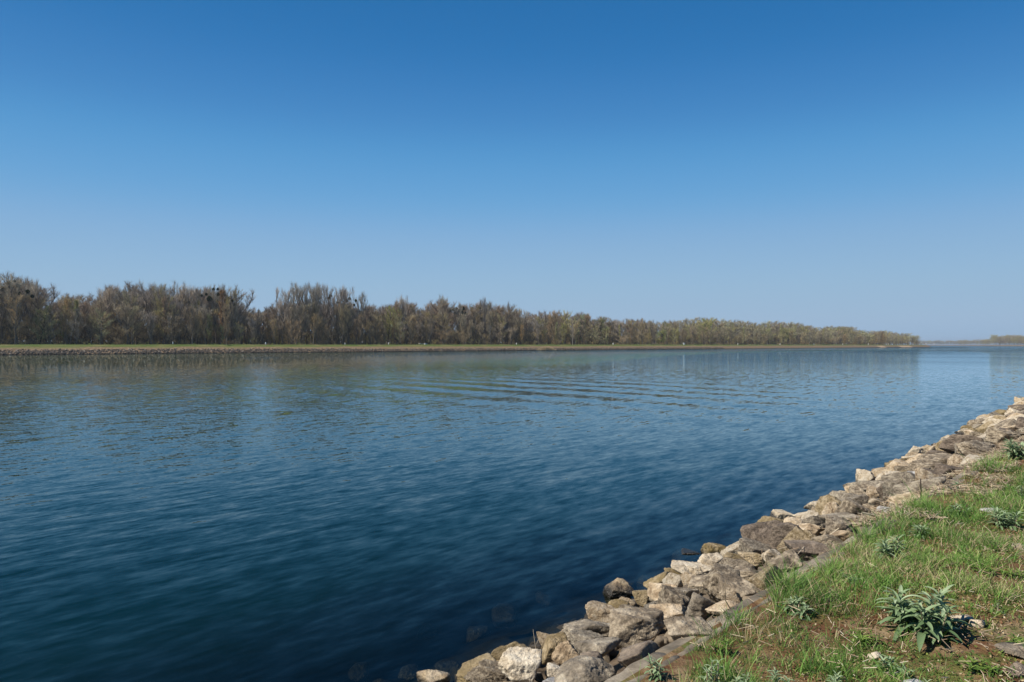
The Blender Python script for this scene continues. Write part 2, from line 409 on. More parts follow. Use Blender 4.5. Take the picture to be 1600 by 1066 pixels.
# photo: centre x, centre y, width, height, tone, shape, label
H = [
 (676,1060,52,34,'tan','round','grey-tan rounded rock at the bottom edge, leftmost of all rocks','leftmost rock'),
 (753,1046,72,54,'olive','wedge','olive-tan sloping rock, second from the left at the bottom edge','olive sloping rock'),
 (797,1018,44,30,'olive','wedge','olive mossy rock peeping out behind the rough cream rock','mossy rock behind the cream one'),
 (814,1040,64,64,'cream','rough','rough cream white rock with pits beside the thin upright twig','rough cream rock'),
 (866,1012,40,44,'olive','round','rounded olive rock left of the tan rock, at the water by the twig','rounded olive rock'),
 (884,1018,40,44,'tan','rough','rough tan rock leaning on the olive one above the small yellowish rock','rough tan rock'),
 (869,1046,30,24,'cream','wedge','small yellowish cream rock under the rough tan rock','small yellowish rock'),
 (866,1064,34,16,'pale','block','white stone chip at the bottom edge under the yellowish rock','white stone chip'),
 (920,985,78,56,'grey','rough','grey angular rock rising to a ridge left of the big flat-topped rock','grey ridged rock'),
 (992,974,98,48,'brown','slab','big brown flat-topped rock with a dark shadow gap on its right','big flat-topped rock'),
 (936,1014,72,50,'grey','block','grey blocky rock in front of the ridged rock','grey blocky rock'),
 (1000,1024,64,58,'dark','wedge','dark reddish rock with a smooth sloping face above the weeds','dark reddish rock'),
 (914,1052,92,40,'grey','round','large grey rounded speckled rock at the bottom edge by the grass','large rounded grey rock'),
 (925,1030,38,22,'dark','round','small dark rounded rock wedged above the large rounded grey one','small dark wedged rock'),
 (968,922,42,40,'tan','wedge','cube-like rock standing in the water with a pale upper face','cube rock in the water'),
 (968,949,34,26,'olive','block','small rock half in the water just below the cube-like one','small rock under the cube'),
 (939,950,16,20,'olive','round','smallest dark wet rock left of the cube-like pair','small wet rock'),
 (1001,934,26,28,'olive','block','dark olive wet rock between the cube-like rock and the pointed one','dark olive wet rock'),
 (1025,912,38,42,'olive','wedge','pointed triangular olive-tan rock at the water','pointed triangular rock'),
 (1007,906,22,9,'olive','slab','flat dark rock awash left of the pointed triangular rock','flat rock awash'),
 (1076,869,44,30,'tan','round','smooth tan rock leaning out over the water','smooth tan waterside rock'),
 (1114,860,36,32,'olive','round','olive and cream rounded rock right of the smooth tan waterside rock','olive and cream rock'),
 (1112,882,44,34,'cream','block','cream block just below the olive and cream rounded rock','cream block'),
 (1078,894,62,40,'cream','rough','broad cream rock with a rough top below the smooth tan waterside rock','broad cream rock'),
 (1053,897,30,24,'olive','round','olive rounded rock at the water left of the broad cream rock','olive waterside rock'),
 (1040,928,50,46,'tan','block','tan rock with a bright edge right of the pointed triangular rock','tan bright-edged rock'),
 (1068,932,44,38,'grey','block','grey rock between the tan bright-edged rock and the brown peaked one','grey middle rock'),
 (1104,912,54,34,'brown','wedge','brown-grey peaked rock below the cream block','brown peaked rock'),
 (1048,958,62,40,'tan','slab','tan brown ledge-like rock above the big front block','tan ledge rock'),
 (1100,946,54,54,'grey','wedge','grey rock with dark lichen speckles sloping down to the kerb','dark-speckled rock'),
 (1076,988,68,46,'brown','cube','big brown block with a straight front face standing on the kerb','big front block'),
 (1128,950,44,30,'tan','wedge','small tan rock by the kerb right of the dark-speckled rock','small tan kerb rock'),
 (1155,922,62,42,'brown','block','tan and brown block overhanging the kerb near the dead stalks','overhanging block'),
 (1133,892,28,24,'brown','cube','small brown cube with a bright top face','small brown cube'),
 (1147,876,34,30,'olive','rough','olive yellow crumbly rock behind the small brown cube','crumbly olive rock'),
 (1173,872,38,26,'olive','round','flat olive-cream rock left of the cream pyramid','flat olive-cream rock'),
 (1168,898,50,28,'brown','slab','brown flat rock between the small cube and the dark peak','brown flat rock'),
 (1193,826,20,18,'cream','round','small cream rock sitting left of the big olive boulder at the water','small cream waterside rock'),
 (1213,836,50,38,'olive','round','big olive-tan rounded boulder at the water','big olive boulder'),
 (1222,808,32,22,'cream','cube','cream and dark rock standing behind the olive boulder in the water','cream and dark rock'),
 (1243,822,34,28,'tan','round','tan rounded rock right of the olive boulder','tan rounded rock'),
 (1264,808,40,18,'cream','slab','flat cream rock right of the cream and dark rock','flat cream rock'),
 (1273,790,28,17,'cream','round','white-cream rock at the water above the flat cream rock','white-cream rock'),
 (1300,793,44,24,'tan','rough','rough tan rock right of the white-cream rock','rough tan shore rock'),
 (1313,773,19,17,'cream','round','small pale upright rock on the waterline','small pale upright rock'),
 (1339,768,32,24,'tan','rough','brown-tan rock right of the small pale upright rock','brown-tan rock'),
 (1264,830,36,28,'tan','rough','tan rock with a bright ledge above the big dark boulder','tan ledge rock by the dark boulder'),
 (1208,868,32,26,'cream','wedge','cream pyramid-like rock left of the dark brown peak','cream pyramid rock'),
 (1228,880,50,40,'brown','wedge','grey-brown triangular peaked rock by the kerb','grey-brown peak'),
 (1262,860,64,40,'dark','block','big dark brown boulder with a shadowed underside on the kerb','big dark boulder'),
 (1294,846,42,32,'brown','round','grey-tan rounded rock right of the big dark boulder','grey-tan rounded rock'),
 (1316,817,54,28,'grey','slab','long grey mottled rock above the kerb','long grey rock'),
 (1319,836,42,24,'tan','wedge','low tan rock between the long grey rock and the kerb','low tan kerb rock'),
 (1354,814,26,24,'brown','rough','cracked brown rock right of the long grey one','cracked brown rock'),
 (1378,764,48,20,'grey','slab','grey flat rock behind the driftwood branch','grey flat rock'),
 (1388,798,28,10,'pale','block','bluish white slab beside the driftwood branch','bluish white slab'),
 (1374,786,32,18,'brown','round','brown rounded rock left of the dark upright stick','brown rock by the stick'),
 (1400,788,20,12,'cream','round','little white-cream rock above the bluish white slab','little white-cream rock'),
 (1418,780,44,20,'tan','wedge','tan and grey wedge rock at the foot of the dark upright stick','tan wedge by the stick'),
 (1423,718,26,14,'cream','round','cream rounded rock on the waterline right of the mossy dark one','cream waterline rock'),
 (1396,728,22,14,'olive','round','mossy dark rock on the waterline left of the cream one','mossy waterline rock'),
 (1436,744,34,14,'pale','slab','pale cracked flat rock below the cream waterline rock','pale cracked rock'),
 (1485,686,18,8,'dark','round','wet black rock awash, nearest of the black cluster','wet black rock'),
 (1478,692,18,7,'dark','round','wet black rock at the front left of the black cluster','front wet black rock'),
 (1499,679,14,7,'dark','slab','wet black rock right behind the black cluster','rear wet black rock'),
 (1466,697,18,4,'dark','slab','thin black rock barely above the water left of the black cluster','thin black rock'),
 (1516,671,20,12,'olive','cube','dark square-edged rock on the waterline behind the black cluster','dark square rock'),
 (1527,680,30,16,'tan','wedge','tan and grey pointed rock right of the black cluster','tan pointed rock'),
 (1556,656,26,10,'cream','round','cream rounded rock far along the waterline','far cream rock'),
 (1593,632,9,6,'dark','round','dark upright rock on the waterline at the right edge','dark rock at the right edge'),
 (1580,642,10,4,'dark','slab','black sliver of rock awash near the right edge','black rock sliver'),
]
for i, (cx, cy, w, h, tone, shape, lab, short) in enumerate(H):
    p, zc = hit(cx, cy+h*.15)
    wm = w*zc/F*1.08; hm = h*zc/F*1.08
    dep = math.atan2(CAMH-p.z, zc)
    dm = wm*.85
    zz = (hm-dm*math.sin(dep))/math.cos(dep)
    zz = min(max(zz, wm*.42), wm*.95)
    if shape == 'slab': zz = min(zz, wm*.5)
    p, zc = hit(cx, cy, zz*.25)
    V = rock_verts(1000+i*7, shape)
    rz = TH+random.uniform(-.3, .3)
    o = put_rock('rock', V, ICOF, (wm, dm, zz), (p.x, p.y, p.z), rz, tone, lab, tiltv=(random.uniform(-.08, .12), random.uniform(-.1, .1)))
    ROCKS.append((p.x, p.y, wm*.5, short))
# the rest of the riprap
PROTO = []
for tone in ('grey', 'brown', 'tan', 'tan', 'cream', 'olive', 'dark', 'brown', 'grey', 'tan', 'olive', 'cream'):
    shp = random.choice(['block', 'block', 'slab', 'wedge', 'rough', 'round'])
    me = mesh_np('rock', rock_verts(5000+len(PROTO)*13, shp)*.5, ICOF, 3, True); me.materials.append(RM[tone]); PROTO.append((me, tone))
def dirword(dx, dy):
    r_ = dx*CT+dy*ST; f_ = -dx*ST+dy*CT
    if abs(r_) > abs(f_): return 'right of' if r_ > 0 else 'left of'
    return 'just behind' if f_ > 0 else 'just in front of'
def visible(X, Y, Z=0.3, m=20):
    zc = depth_of(X, Y)
    return zc > .5 and -m < px_of(X, Y) < 1600+m and py_of(X, Y, Z) < 1066+m*2
taken = [(a, b_, r_) for a, b_, r_, _ in ROCKS]
LABELS = {}
def place_fill(n_target, ymax, rmin, rmax, tries, layer):
    made = 0
    for _ in range(tries):
        if made >= n_target: break
        Y = random.uniform(2.2, ymax); L = float(edgeL(Y)); X = -random.uniform(2.25, L-(.62 if Y < 14 else .25))
        if not visible(X, Y): continue
        rr = random.uniform(rmin, rmax)*(1.0 if Y < 12 else 1.25)
        if Y < 5.5: rr *= .7
        k = .84 if layer == 0 else .35
        if any((X-a)**2+(Y-b_)**2 < (k*(rr+c_))**2 for a, b_, c_ in taken): continue
        taken.append((X, Y, rr)); made += 1
        me, tone = random.choice(PROTO)
        t = (-2.03-X)/(L-2.03)
        if t > .75 and tone in ('grey', 'dark', 'brown') and random.random() < .7: me, tone = PROTO[random.choice([2, 3, 4, 9, 9, 10, 11])]
        if t < .45 and tone in ('cream', 'olive') and random.random() < .7: me, tone = PROTO[random.choice([0, 1, 7, 8, 6])]
        o = bpy.data.objects.new('rock', me); C.objects.link(o)
        sz = rr*2*random.uniform(.9, 1.12)
        o.scale = (sz*random.uniform(.85, 1.25), sz*random.uniform(.75, 1.1), sz*random.uniform(.62, .95)*(1 if Y < 11 else .75))
        o.location = (X, Y, float(bank_z(X, Y))+sz*.08-(.05 if layer else 0))
        o.rotation_euler = (random.uniform(-.3, .3), random.uniform(-.3, .3), random.uniform(0, 6.28))
        near = min(ROCKS, key=lambda q: (q[0]-X)**2+(q[1]-Y)**2)
        size = 'small' if sz < .28 else 'mid-sized' if sz < .42 else 'large'
        lab = f"{size} {tone} rock {dirword(X-near[0], Y-near[1])} the {near[3]}".replace('tan ledge rock by the dark boulder', 'ledge rock by the dark boulder')
        LABELS.setdefault(lab, []).append(o)
        tag(o, lab, 'rock', NEAR_G)
    return made
made = place_fill(60, 20, .15, .26, 4000, 0)+place_fill(85, 42, .16, .27, 5000, 0)+place_fill(45, 20, .08, .14, 4000, 0)
tag_n = 0
for lab, os_ in LABELS.items():
    if len(os_) > 1:
        os_.sort(key=lambda o: (o.location.y))
        for k, o in enumerate(os_):
            o['label'] = lab+[', nearest', ', second nearest', ', third nearest', ', fourth nearest', ', fifth nearest', ', sixth nearest'][min(k, 5)]
# small broken stone filling the gaps: nobody could count it
def rubble(name, n, xf, yf, rf, mat, zf, seed, cond=None, D=ICO3, FF=ICOF3, sink=.1):
    r = np.random.default_rng(seed); sh = [rock_verts(seed+k*3, random.choice(['block', 'rough', 'wedge']), D, .6) for k in range(8)]
    Vs, Fs, T = [], [], []; cnt = 0
    for _ in range(n):
        Y = yf(r); X = xf(r, Y)
        if cond and not cond(X, Y): continue
        s = rf(r, X, Y); v = sh[r.integers(8)]*s*np.array([1, r.uniform(.6, .95), r.uniform(.45, .75)])
        a, t = r.uniform(0, 6.28), r.uniform(-.5, .5)
        M = np.array(Matrix.Rotation(a, 3, 'Z')@Matrix.Rotation(t, 3, 'X'))
        Vs.append(v@M.T+np.array([X, Y, zf(X, Y)+s*sink])); Fs.append(FF+cnt); cnt += len(v); T.append(np.full(len(v), r.random()))
    me = mesh_np(name, np.concatenate(Vs), np.concatenate(Fs), 3, True, np.concatenate(T))
    return tag(link(name, me, mat), kind='stuff')
def tint_rock_mat(name, stops, wetz=.15):
    m, nt = new_mat(name); b = NB(nt)
    pos = b.n('ShaderNodeNewGeometry').outputs['Position']
    a = b.n('ShaderNodeAttribute', attribute_name='tint').outputs['Fac']
    col = b.ramp(a, stops); f = b.noise(pos, 22., 5., .7)
    col = b.mix(b.rng_(f, .4, .7, 0., .6), col, (.06, .045, .03))
    z = b.n('ShaderNodeSeparateXYZ', {0: pos}).outputs[2]
    col = b.mix(b.rng_(z, wetz+.1, wetz), col, (.018, .014, .008))
    bmp = b.n('ShaderNodeBump', {'Strength': .8, 'Distance': .01, 'Height': f}).outputs[0]
    b.out(b.n('ShaderNodeBsdfPrincipled', {'Base Color': col, 'Roughness': .9, 'Normal': bmp}).outputs[0]); return m
RUB = tint_rock_mat('rubble_stone', [(0, (.07, .055, .04)), (.5, (.14, .11, .075)), (.85, (.24, .19, .125)), (1, (.42, .36, .26))], .1)  # stone colour darkened so the gaps between the rocks look shaded
r_edge = lambda Y: float(edgeL(Y))
rubble('rubble', 2600, lambda r, Y: -r.uniform(2.12, r_edge(Y)+.1), lambda r: 2.2+40*r.random()**1.7,
       lambda r, X, Y: r.uniform(.035, .11)*(1+Y/40), RUB, lambda X, Y: float(bank_z(X, Y))-.10, 11, lambda X, Y: visible(X, Y))
def far_rub_s(r, X, Y): return r.uniform(.13, .34)
FRUB = tint_rock_mat('far_riprap_stone', [(0, (.05, .04, .032)), (.5, (.12, .095, .07)), (.93, (.19, .15, .11)), (1, (.42, .37, .30))], .22)
def fprof(X): return float(np.interp(-X-FL, [0, 1.2, 3.2, 5], [0, .55, 1.35, 1.75]))
rubble('far_riprap', 10500, lambda r, Y: -FL-min(3.8, r.uniform(-.2, 2.6)+r.uniform(-.3, 1.2)*(Y < 150)), lambda r: -20+470*r.random()**1.2, far_rub_s, FRUB, lambda X, Y: fprof(X), 23, None, ICO2, ICOF2, .15)
# rocks lying under water, seen dimly
sub = []
for i, (cx, cy, w) in enumerate([(640,1040,40), (600,1058,50), (700,1020,46), (745,990,40), (790,965,60), (840,978,42), (880,950,46), (905,965,34), (850,935,30), (925,930,26), (560,1050,44), (720,1060,36), (985,900,26), (1040,880,22), (1150,850,22), (1170,838,18), (900,985,30), (820,1000,34), (670,985,36)]):
    d = ray(cx, cy); t = .5
    while CAMH+d.z*t > float(bank_z(d.x*t, d.y*t))+.12 and t < 40: t *= 1.005
    me, tone = PROTO[i % len(PROTO)]
    V = rock_verts(8000+i, random.choice(['block', 'round', 'rough']), ICO3)
    s = w*t/F
    o = put_rock('rock', V, ICOF3, (s, s*.8, s*.55), (d.x*t, d.y*t, min(CAMH+d.z*t, -.06-s*.29)), random.uniform(0, 6), 'olive' if i % 2 else 'brown', '', NEAR_G)
    near = min(ROCKS, key=lambda q: (q[0]-d.x*t)**2+(q[1]-d.y*t)**2)
    ordn = ['dim', 'murky', 'faint', 'dark', 'shadowy', 'brownish', 'reddish', 'blurred', 'low', 'deep', 'deepest faint', 'small murky', 'small dim', 'tiny', 'small dark', 'small faint', 'broad dim', 'broad dark', 'outer faint'][i]
    o['label'] = f"{ordn} rock under water {dirword(d.x*t-near[0], d.y*t-near[1])} the {near[3]}"

# ------------------------------------------------------------------ kerb
def kerb_mat():
    m, nt = new_mat('kerb_concrete'); b = NB(nt)
    pos = b.n('ShaderNodeNewGeometry').outputs['Position']
    a = b.noise(pos, 3., 5., .65); c = b.noise(pos, 45., 5., .75)
    col = b.ramp(a, [(.38, (.085, .07, .048)), (.5, (.16, .132, .095)), (.62, (.27, .23, .17))])
    col = b.mix(b.rng_(c, .42, .7, 0., .6), col, (.07, .055, .04))
    bmp = b.n('ShaderNodeBump', {'Strength': .8, 'Distance': .008, 'Height': b.math('ADD', c, a)}).outputs[0]
    b.out(b.n('ShaderNodeBsdfPrincipled', {'Base Color': col, 'Roughness': .93, 'Normal': bmp}).outputs[0]); return m
KM = kerb_mat()
kroot = empty('kerb', (KX, 8, KZ)); tag(kroot, 'weathered grey-brown concrete kerb between the riprap rocks and the grass', 'kerb')
ky = 0.5
while ky < 26:
    ln = random.uniform(1.3, 1.9)
    nx, ny = 10, 26
    u, v = np.meshgrid(np.linspace(-1, 1, nx), np.linspace(0, 1, ny))
    Xk = KX-.015+u*.095; Yk = ky+.008+v*(ln-.016)
    edge = np.clip(1-np.abs(u), 0, .12)/.12
    Zk = KZ+.012+u*.02+n2(Xk, Yk, 4)*.012+n2(Xk, Yk, 15)*.005-(1-edge)*.018
    Xk = Xk+n2(Yk, Xk, 3, 1)*.018*np.sign(u)
    top = np.stack([Xk, Yk, Zk], -1).reshape(-1, 3); bot = top.copy(); bot[:, 2] -= .26
    i = (np.arange(ny-1)[:, None]*nx+np.arange(nx-1)[None, :]).ravel()
    q = np.stack([i, i+1, i+1+nx, i+nx], 1); n0 = nx*ny
    per = [k for k in range(nx)]+[r_*nx+nx-1 for r_ in range(1, ny)]+[(ny-1)*nx+k for k in range(nx-2, -1, -1)]+[r_*nx for r_ in range(ny-2, 0, -1)]
    sd = np.array([[per[k], per[k-1], per[k-1]+n0, per[k]+n0] for k in range(len(per))])
    me = mesh_np('kerb_stone', np.vstack([top, bot])-np.array([KX, 8, KZ]), [(np.vstack([q, sd]), 4)], 4)
    link('kerb_stone', me, KM, kroot); ky += ln

# ------------------------------------------------------------------ grass, straw, weeds
GR = simple_tint('grass_blades', [(0, (.045, .115, .018)), (.3, (.11, .235, .04)), (.55, (.21, .34, .075)), (.68, (.34, .41, .13)), (.74, (.30, .25, .12)), (.9, (.42, .34, .20)), (1, (.50, .42, .27))], .6, .25)
def blades(name, X, Y, Z, ht, wd, lean, tint, mat, seed, curl=1.0, la=None):
    r = np.random.default_rng(seed); n = len(X)
    az = r.uniform(0, 2*np.pi, n)
    if la is None: la = r.uniform(0, 2*np.pi, n)
    dx, dy = np.cos(az), np.sin(az)
    segs = [(0, 1.0), (.4, .85), (.75, .5), (1.0, .0)]
    P = []
    for t, w in segs:
        bx = X+np.cos(la)*lean*ht*(t**1.7)*curl; by = Y+np.sin(la)*lean*ht*(t**1.7)*curl
        bz = Z+ht*t*np.sqrt(np.clip(1-(lean*t*.75)**2, .05, 1))
        if w > 0:
            P.append(np.stack([bx-dx*wd*w/2, by-dy*wd*w/2, bz], 1)); P.append(np.stack([bx+dx*wd*w/2, by+dy*wd*w/2, bz], 1))
        else: P.append(np.stack([bx, by, bz], 1))
    V = np.stack(P, 1).reshape(-1, 3); b0 = np.arange(n)*7
    q = np.concatenate([np.stack([b0, b0+1, b0+3, b0+2], 1), np.stack([b0+2, b0+3, b0+5, b0+4], 1)])
    tr = np.stack([b0+4, b0+5, b0+6], 1)
    me = mesh_np(name, V, [(q, 4), (tr, 3)], 0, False, np.repeat(tint, 7))
    return link(name, me, mat)
def in_view(X, Y, Z=1.1, m=50):
    zc = depth_of(X, Y); zc = np.where(zc < .3, .3, zc)
    px = 800+F*(X*CT+Y*ST)/zc; py = VH+F*(CAMH-Z)/zc
    return (depth_of(X, Y) > .6) & (px > -m) & (px < 1600+m) & (py < 1066+m*2)
def sample_ground(n, seed, ymax=22):
    r = np.random.default_rng(seed)
    Y = .5+(ymax-.5)*r.random(n)**1.6; X = KX+.0+r.random(n)*4.6
    k = in_view(X, Y); return X[k], Y[k]
def turf(name, n, seed, hmin, hmax, wd, dens, tintf, lean=(.2, .9)):
    X, Y = sample_ground(n//16, seed); r = np.random.default_rng(seed+1)
    keep = r.random(len(X)) < dens(X, Y); X, Y = X[keep], Y[keep]
    cnt = r.integers(8, 34, len(X)); TH_ = r.normal(0, .11, len(X)); HH = r.uniform(.55, 1.35, len(X)); spread = r.uniform(.012, .045, len(X))
    X, Y, th, hh, sp_ = (np.repeat(v, cnt) for v in (X, Y, TH_, HH, spread))
    ox, oy = r.normal(0, 1, len(X))*sp_, r.normal(0, 1, len(X))*sp_; la = np.arctan2(oy, ox)+r.normal(0, .5, len(X)); X = X+ox; Y = Y+oy
    Xs, Ys = sample_ground(n//3, seed+9); k2 = r.random(len(Xs)) < dens(Xs, Ys)*.8; Xs, Ys = Xs[k2], Ys[k2]
    X, Y = np.concatenate([X, Xs]), np.concatenate([Y, Ys]); la = np.concatenate([la, r.uniform(0, 6.28, len(Xs))])
    th = np.concatenate([th, r.normal(0, .1, len(Xs))]); hh = np.concatenate([hh, np.full(len(Xs), .6)])
    Z = near_z(X, Y)-.004
    tuft = np.clip(n2(X, Y, 2.2, 2)*.9+.5, 0, 1.2)
    ht = (hmin+(hmax-hmin)*r.random(len(X))**1.5)*(.5+.8*tuft)*hh*(1+.65*np.clip(1.-(X-KX)/.8, 0, 1))*(1+np.clip(Y-4, 0, 12)*.02)
    return tag(blades(name, X, Y, Z, ht, wd*(.7+.6*r.random(len(X)))*(1+np.clip(Y-3, 0, 20)*.08), r.uniform(*lean, len(X)), np.clip(tintf(X, Y, r, th), 0, 1), GR, seed+2, 1.0, la), kind='stuff')
def dens_g(X, Y):
    d = X-KX
    lush = np.clip(1.5-d/.85+n2(X, Y, 1.1, 1)*1.0+np.clip((Y-4)*.06, 0, .5), 0.04, 1)
    patch = np.clip(n2(X, Y, 2.6)*1.7+.62, 0, 1)
    kerb_clear = np.clip((d-.06+n2(X*0, Y, 1.1, 2)*.28)/.10, 0, 1)
    farstraw = np.where((Y > 8) & (d < .5+n2(X, Y, 1.2)*.3), .15, 1)
    return lush*(.2+.8*patch)*kerb_clear*farstraw
def tint_g(X, Y, r, th):
    base = .36+n2(X, Y, 1.1)*.16+th+r.normal(0, .10, len(X))
    d = X-KX
    dead = r.random(len(X)) < np.clip(.2+n2(X, Y, 1.8, 2)*.3+np.clip(d-1.2, 0, 2)*.10, 0.04, .6)
    return np.where(dead, r.uniform(.72, 1, len(X)), np.clip(base, 0, .68))
turf('grass', 760000, 101, .03, .115, .0034, dens_g, tint_g, (.35, 1.15))
# low mat of clover-like ground cover and moss with bare brown patches between
def cover(name, n, seed, size, dens, tintf, mat):
    X, Y = sample_ground(n, seed); r = np.random.default_rng(seed)
    keep = r.random(len(X)) < dens(X, Y); X, Y = X[keep], Y[keep]; m = len(X)
    Z = near_z(X, Y)+r.uniform(.003, .03, m); s = size*(.5+r.random(m))*(1+np.clip(Y-3, 0, 20)*.10)
    a = r.uniform(0, 6.28, m); t = r.normal(0, .5, (m, 2))
    P = []
    for du, dv in ((-1, 0), (0, -.55), (1, 0), (0, .55)):
        ex, ey = du*np.cos(a)-dv*np.sin(a), du*np.sin(a)+dv*np.cos(a)
        P.append(np.stack([X+ex*s, Y+ey*s, Z+(ex*t[:, 0]+ey*t[:, 1])*s], 1))
    me = mesh_np(name, np.stack(P, 1).reshape(-1, 3), np.arange(m*4).reshape(-1, 4), 4, False, np.repeat(np.clip(tintf(X, Y, r), 0, 1), 4))
    return tag(link(name, me, mat), kind='stuff')
CV = simple_tint('ground_cover_leaves', [(0, (.04, .085, .015)), (.35, (.085, .135, .025)), (.5, (.17, .20, .04)), (.6, (.24, .17, .07)), (.75, (.16, .07, .03)), (.88, (.33, .25, .14)), (1, (.44, .36, .23))], .75, .15)
def dens_c(X, Y): return np.clip(.35+n2(X, Y, 1.9, 1)*.9, .08, 1)*np.clip((X-KX-.15)/.2, 0, 1)
def tint_c(X, Y, r): 
    z = n2(X, Y, 1.5, 2)
    return np.where(r.random(len(X)) < np.clip(.5-z*.9, .1, .9), r.uniform(0, .5, len(X)), r.uniform(.55, 1, len(X)))
cover('ground_cover', 330000, 211, .0062, dens_c, tint_c, CV)
# dead reed straw washed up between rocks and grass
def straw(name, n, seed, x0, x1, y0, y1, lmin, lmax, wd, zlift=.03):
    r = np.random.default_rng(seed)
    Y = y0+(y1-y0)*r.random(n)**1.2; X = x0+(x1-x0)*r.random(n)+n2(Y*0, Y, .7)*.15
    ok = (n2(X, Y, 1.4, 1) > -.25) & in_view(X, Y); X, Y = X[ok], Y[ok]; n = len(X)
    L = r.uniform(lmin, lmax, n); a = r.normal(math.pi/2, .7, n); t = r.normal(0, .22, n)
    Z = np.maximum(near_z(X, Y), bank_z(X, Y))+r.uniform(.0, zlift*2, n)+.01
    dx, dy, dz = np.cos(a)*L/2, np.sin(a)*L/2, np.sin(t)*L/2
    P = np.stack([np.stack([X-dx, Y-dy, Z-dz], 1), np.stack([X+dx, Y+dy, Z+dz], 1), np.stack([X+dx, Y+dy, Z+dz+wd], 1), np.stack([X-dx, Y-dy, Z-dz+wd], 1),
                  np.stack([X-dx-dy*wd/L*2, Y-dy+dx*wd/L*2, Z-dz+wd*.6], 1), np.stack([X+dx-dy*wd/L*2, Y+dy+dx*wd/L*2, Z+dz+wd*.6], 1)], 1).reshape(-1, 3)
    b0 = np.arange(n)*6
    q = np.concatenate([np.stack([b0, b0+1, b0+2, b0+3], 1), np.stack([b0+3, b0+2, b0+5, b0+4], 1)])
    return tag(link(name, mesh_np(name, P, q, 4, False, np.repeat(r.random(n), 6)), STR), kind='stuff')
STR = simple_tint('dead_straw', [(0, (.17, .115, .07)), (.4, (.36, .27, .175)), (.8, (.52, .42, .28)), (1, (.66, .57, .42))], .85)
straw('straw', 15000, 301, -2.7, -1.55, 7.4, 24, .03, .16, .0045, .025)
straw('straw', 5200, 302, -2.1, 1.2, 1.5, 14, .02, .09, .0035, .012)
straw('straw', 400, 303, -3.3, -2.2, 5, 16, .04, .14, .005, .05)

WEEDM = simple_tint('weed_leaf', [(0, (.07, .125, .055)), (.5, (.17, .25, .12)), (1, (.36, .44, .27))], .55, .2)
WEEDY = simple_tint('weed_leaf_bright', [(0, (.05, .10, .015)), (.5, (.10, .18, .03)), (1, (.2, .28, .06))], .55, .25)
STEMM = simple_tint('dry_stem', [(0, (.12, .09, .06)), (.5, (.22, .17, .11)), (1, (.34, .28, .2))], .8)
def leaf_strip(base, az, elev, L, w, bend, r, nseg=6, fold=.25):
    """one lance leaf; returns verts (rows of 3) """
    V = []; p = np.array(base, float); e = elev
    side = np.array([-math.sin(az), math.cos(az), 0])
    for k in range(nseg+1):
        t = k/nseg
        ww = w*(math.sin(math.pi*min(1, .12+t*.88))**.75)*(1 if t < .98 else .15)
        d = np.array([math.cos(az)*math.cos(e), math.sin(az)*math.cos(e), math.sin(e)])
        up = np.cross(d, side)
        V += [p-side*ww/2-up*ww*fold*-1, p, p+side*ww/2-up*ww*fold*-1]
        p = p+d*L/nseg; e -= bend/nseg
    return V
def weed(px, py, w, h, mat, label, seed, kind='rosette', name='weed'):
    r = np.random.default_rng(seed)
    p, zc = hit(px, py+h*.32); Rm = w*zc/F/2*(1.12 if w > 100 else 1.15); Hm = h*zc/F*(.82 if w > 100 else 1.0)
    z0 = float(near_z(p.x, p.y))
    root = empty(name, (p.x, p.y, z0)); tag(root, label, 'weed', 'leafy weeds in the grass of the near bank')
    stems = {'rosette': min(12, max(3, int(Rm/.026))), 'single': 1, 'low': 7}[kind]
    Vs, Fq, T = [], [], []; cnt = 0; SV, SF, STn = [], [], []; sc_ = 0
    for s in range(stems):
        a0 = r.uniform(0, 6.28); rr = Rm*.42*math.sqrt(r.random()) if stems > 1 else 0
        bx, by = rr*math.cos(a0), rr*math.sin(a0)
        sh = Hm*r.uniform(.45, .9)*(1-rr/(Rm+.01)*.5) if kind != 'low' else Hm*.25
        # the stem
        lean = np.array([bx, by, 0])*.6
        ring = []
        for k in range(4):
            t = k/3; c = np.array([bx, by, -.01])+lean*t+np.array([0, 0, sh*t]); rad = .006*(1-.5*t)
            for j in range(5): ring.append(c+rad*np.array([math.cos(j*1.257), math.sin(j*1.257), 0]))
        SV += ring
        for k in range(3):
            for j in range(5): SF.append([sc_+k*5+j, sc_+k*5+(j+1) % 5, sc_+(k+1)*5+(j+1) % 5, sc_+(k+1)*5+j])
        link('stem', mesh_np('stem', np.array(SV), np.array(SF), 4, True, np.full(20, r.random())), STEMM, root); SV, SF = [], []
        nl = int(r.integers(17, 25)) if kind != 'low' else 10
        for q in range(nl):
            t = (q+.5)/nl; az = q*2.4+r.normal(0, .25)
            el = (.08+.95*t)+r.normal(0, .12)
            L = Rm*r.uniform(.55, .95)*(1-.45*t) if kind != 'low' else Rm*r.uniform(.3, .6)
            base = np.array([bx, by, 0])+lean*t+np.array([0, 0, sh*t])
            V = leaf_strip(base, az, el, L, L*r.uniform(.15, .22), r.uniform(.7, 1.6), r)
            n = len(V)//3
            for k in range(n-1):
                Fq += [[cnt+k*3, cnt+k*3+1, cnt+k*3+4, cnt+k*3+3], [cnt+k*3+1, cnt+k*3+2, cnt+k*3+5, cnt+k*3+4]]
            Vs += V; cnt += len(V); T += [min(1, max(0, .25+.5*t+r.normal(0, .15)))]*len(V)
    link('foliage', mesh_np('foliage', np.array(Vs), np.array(Fq), 4, True, T), mat, root)
    return root
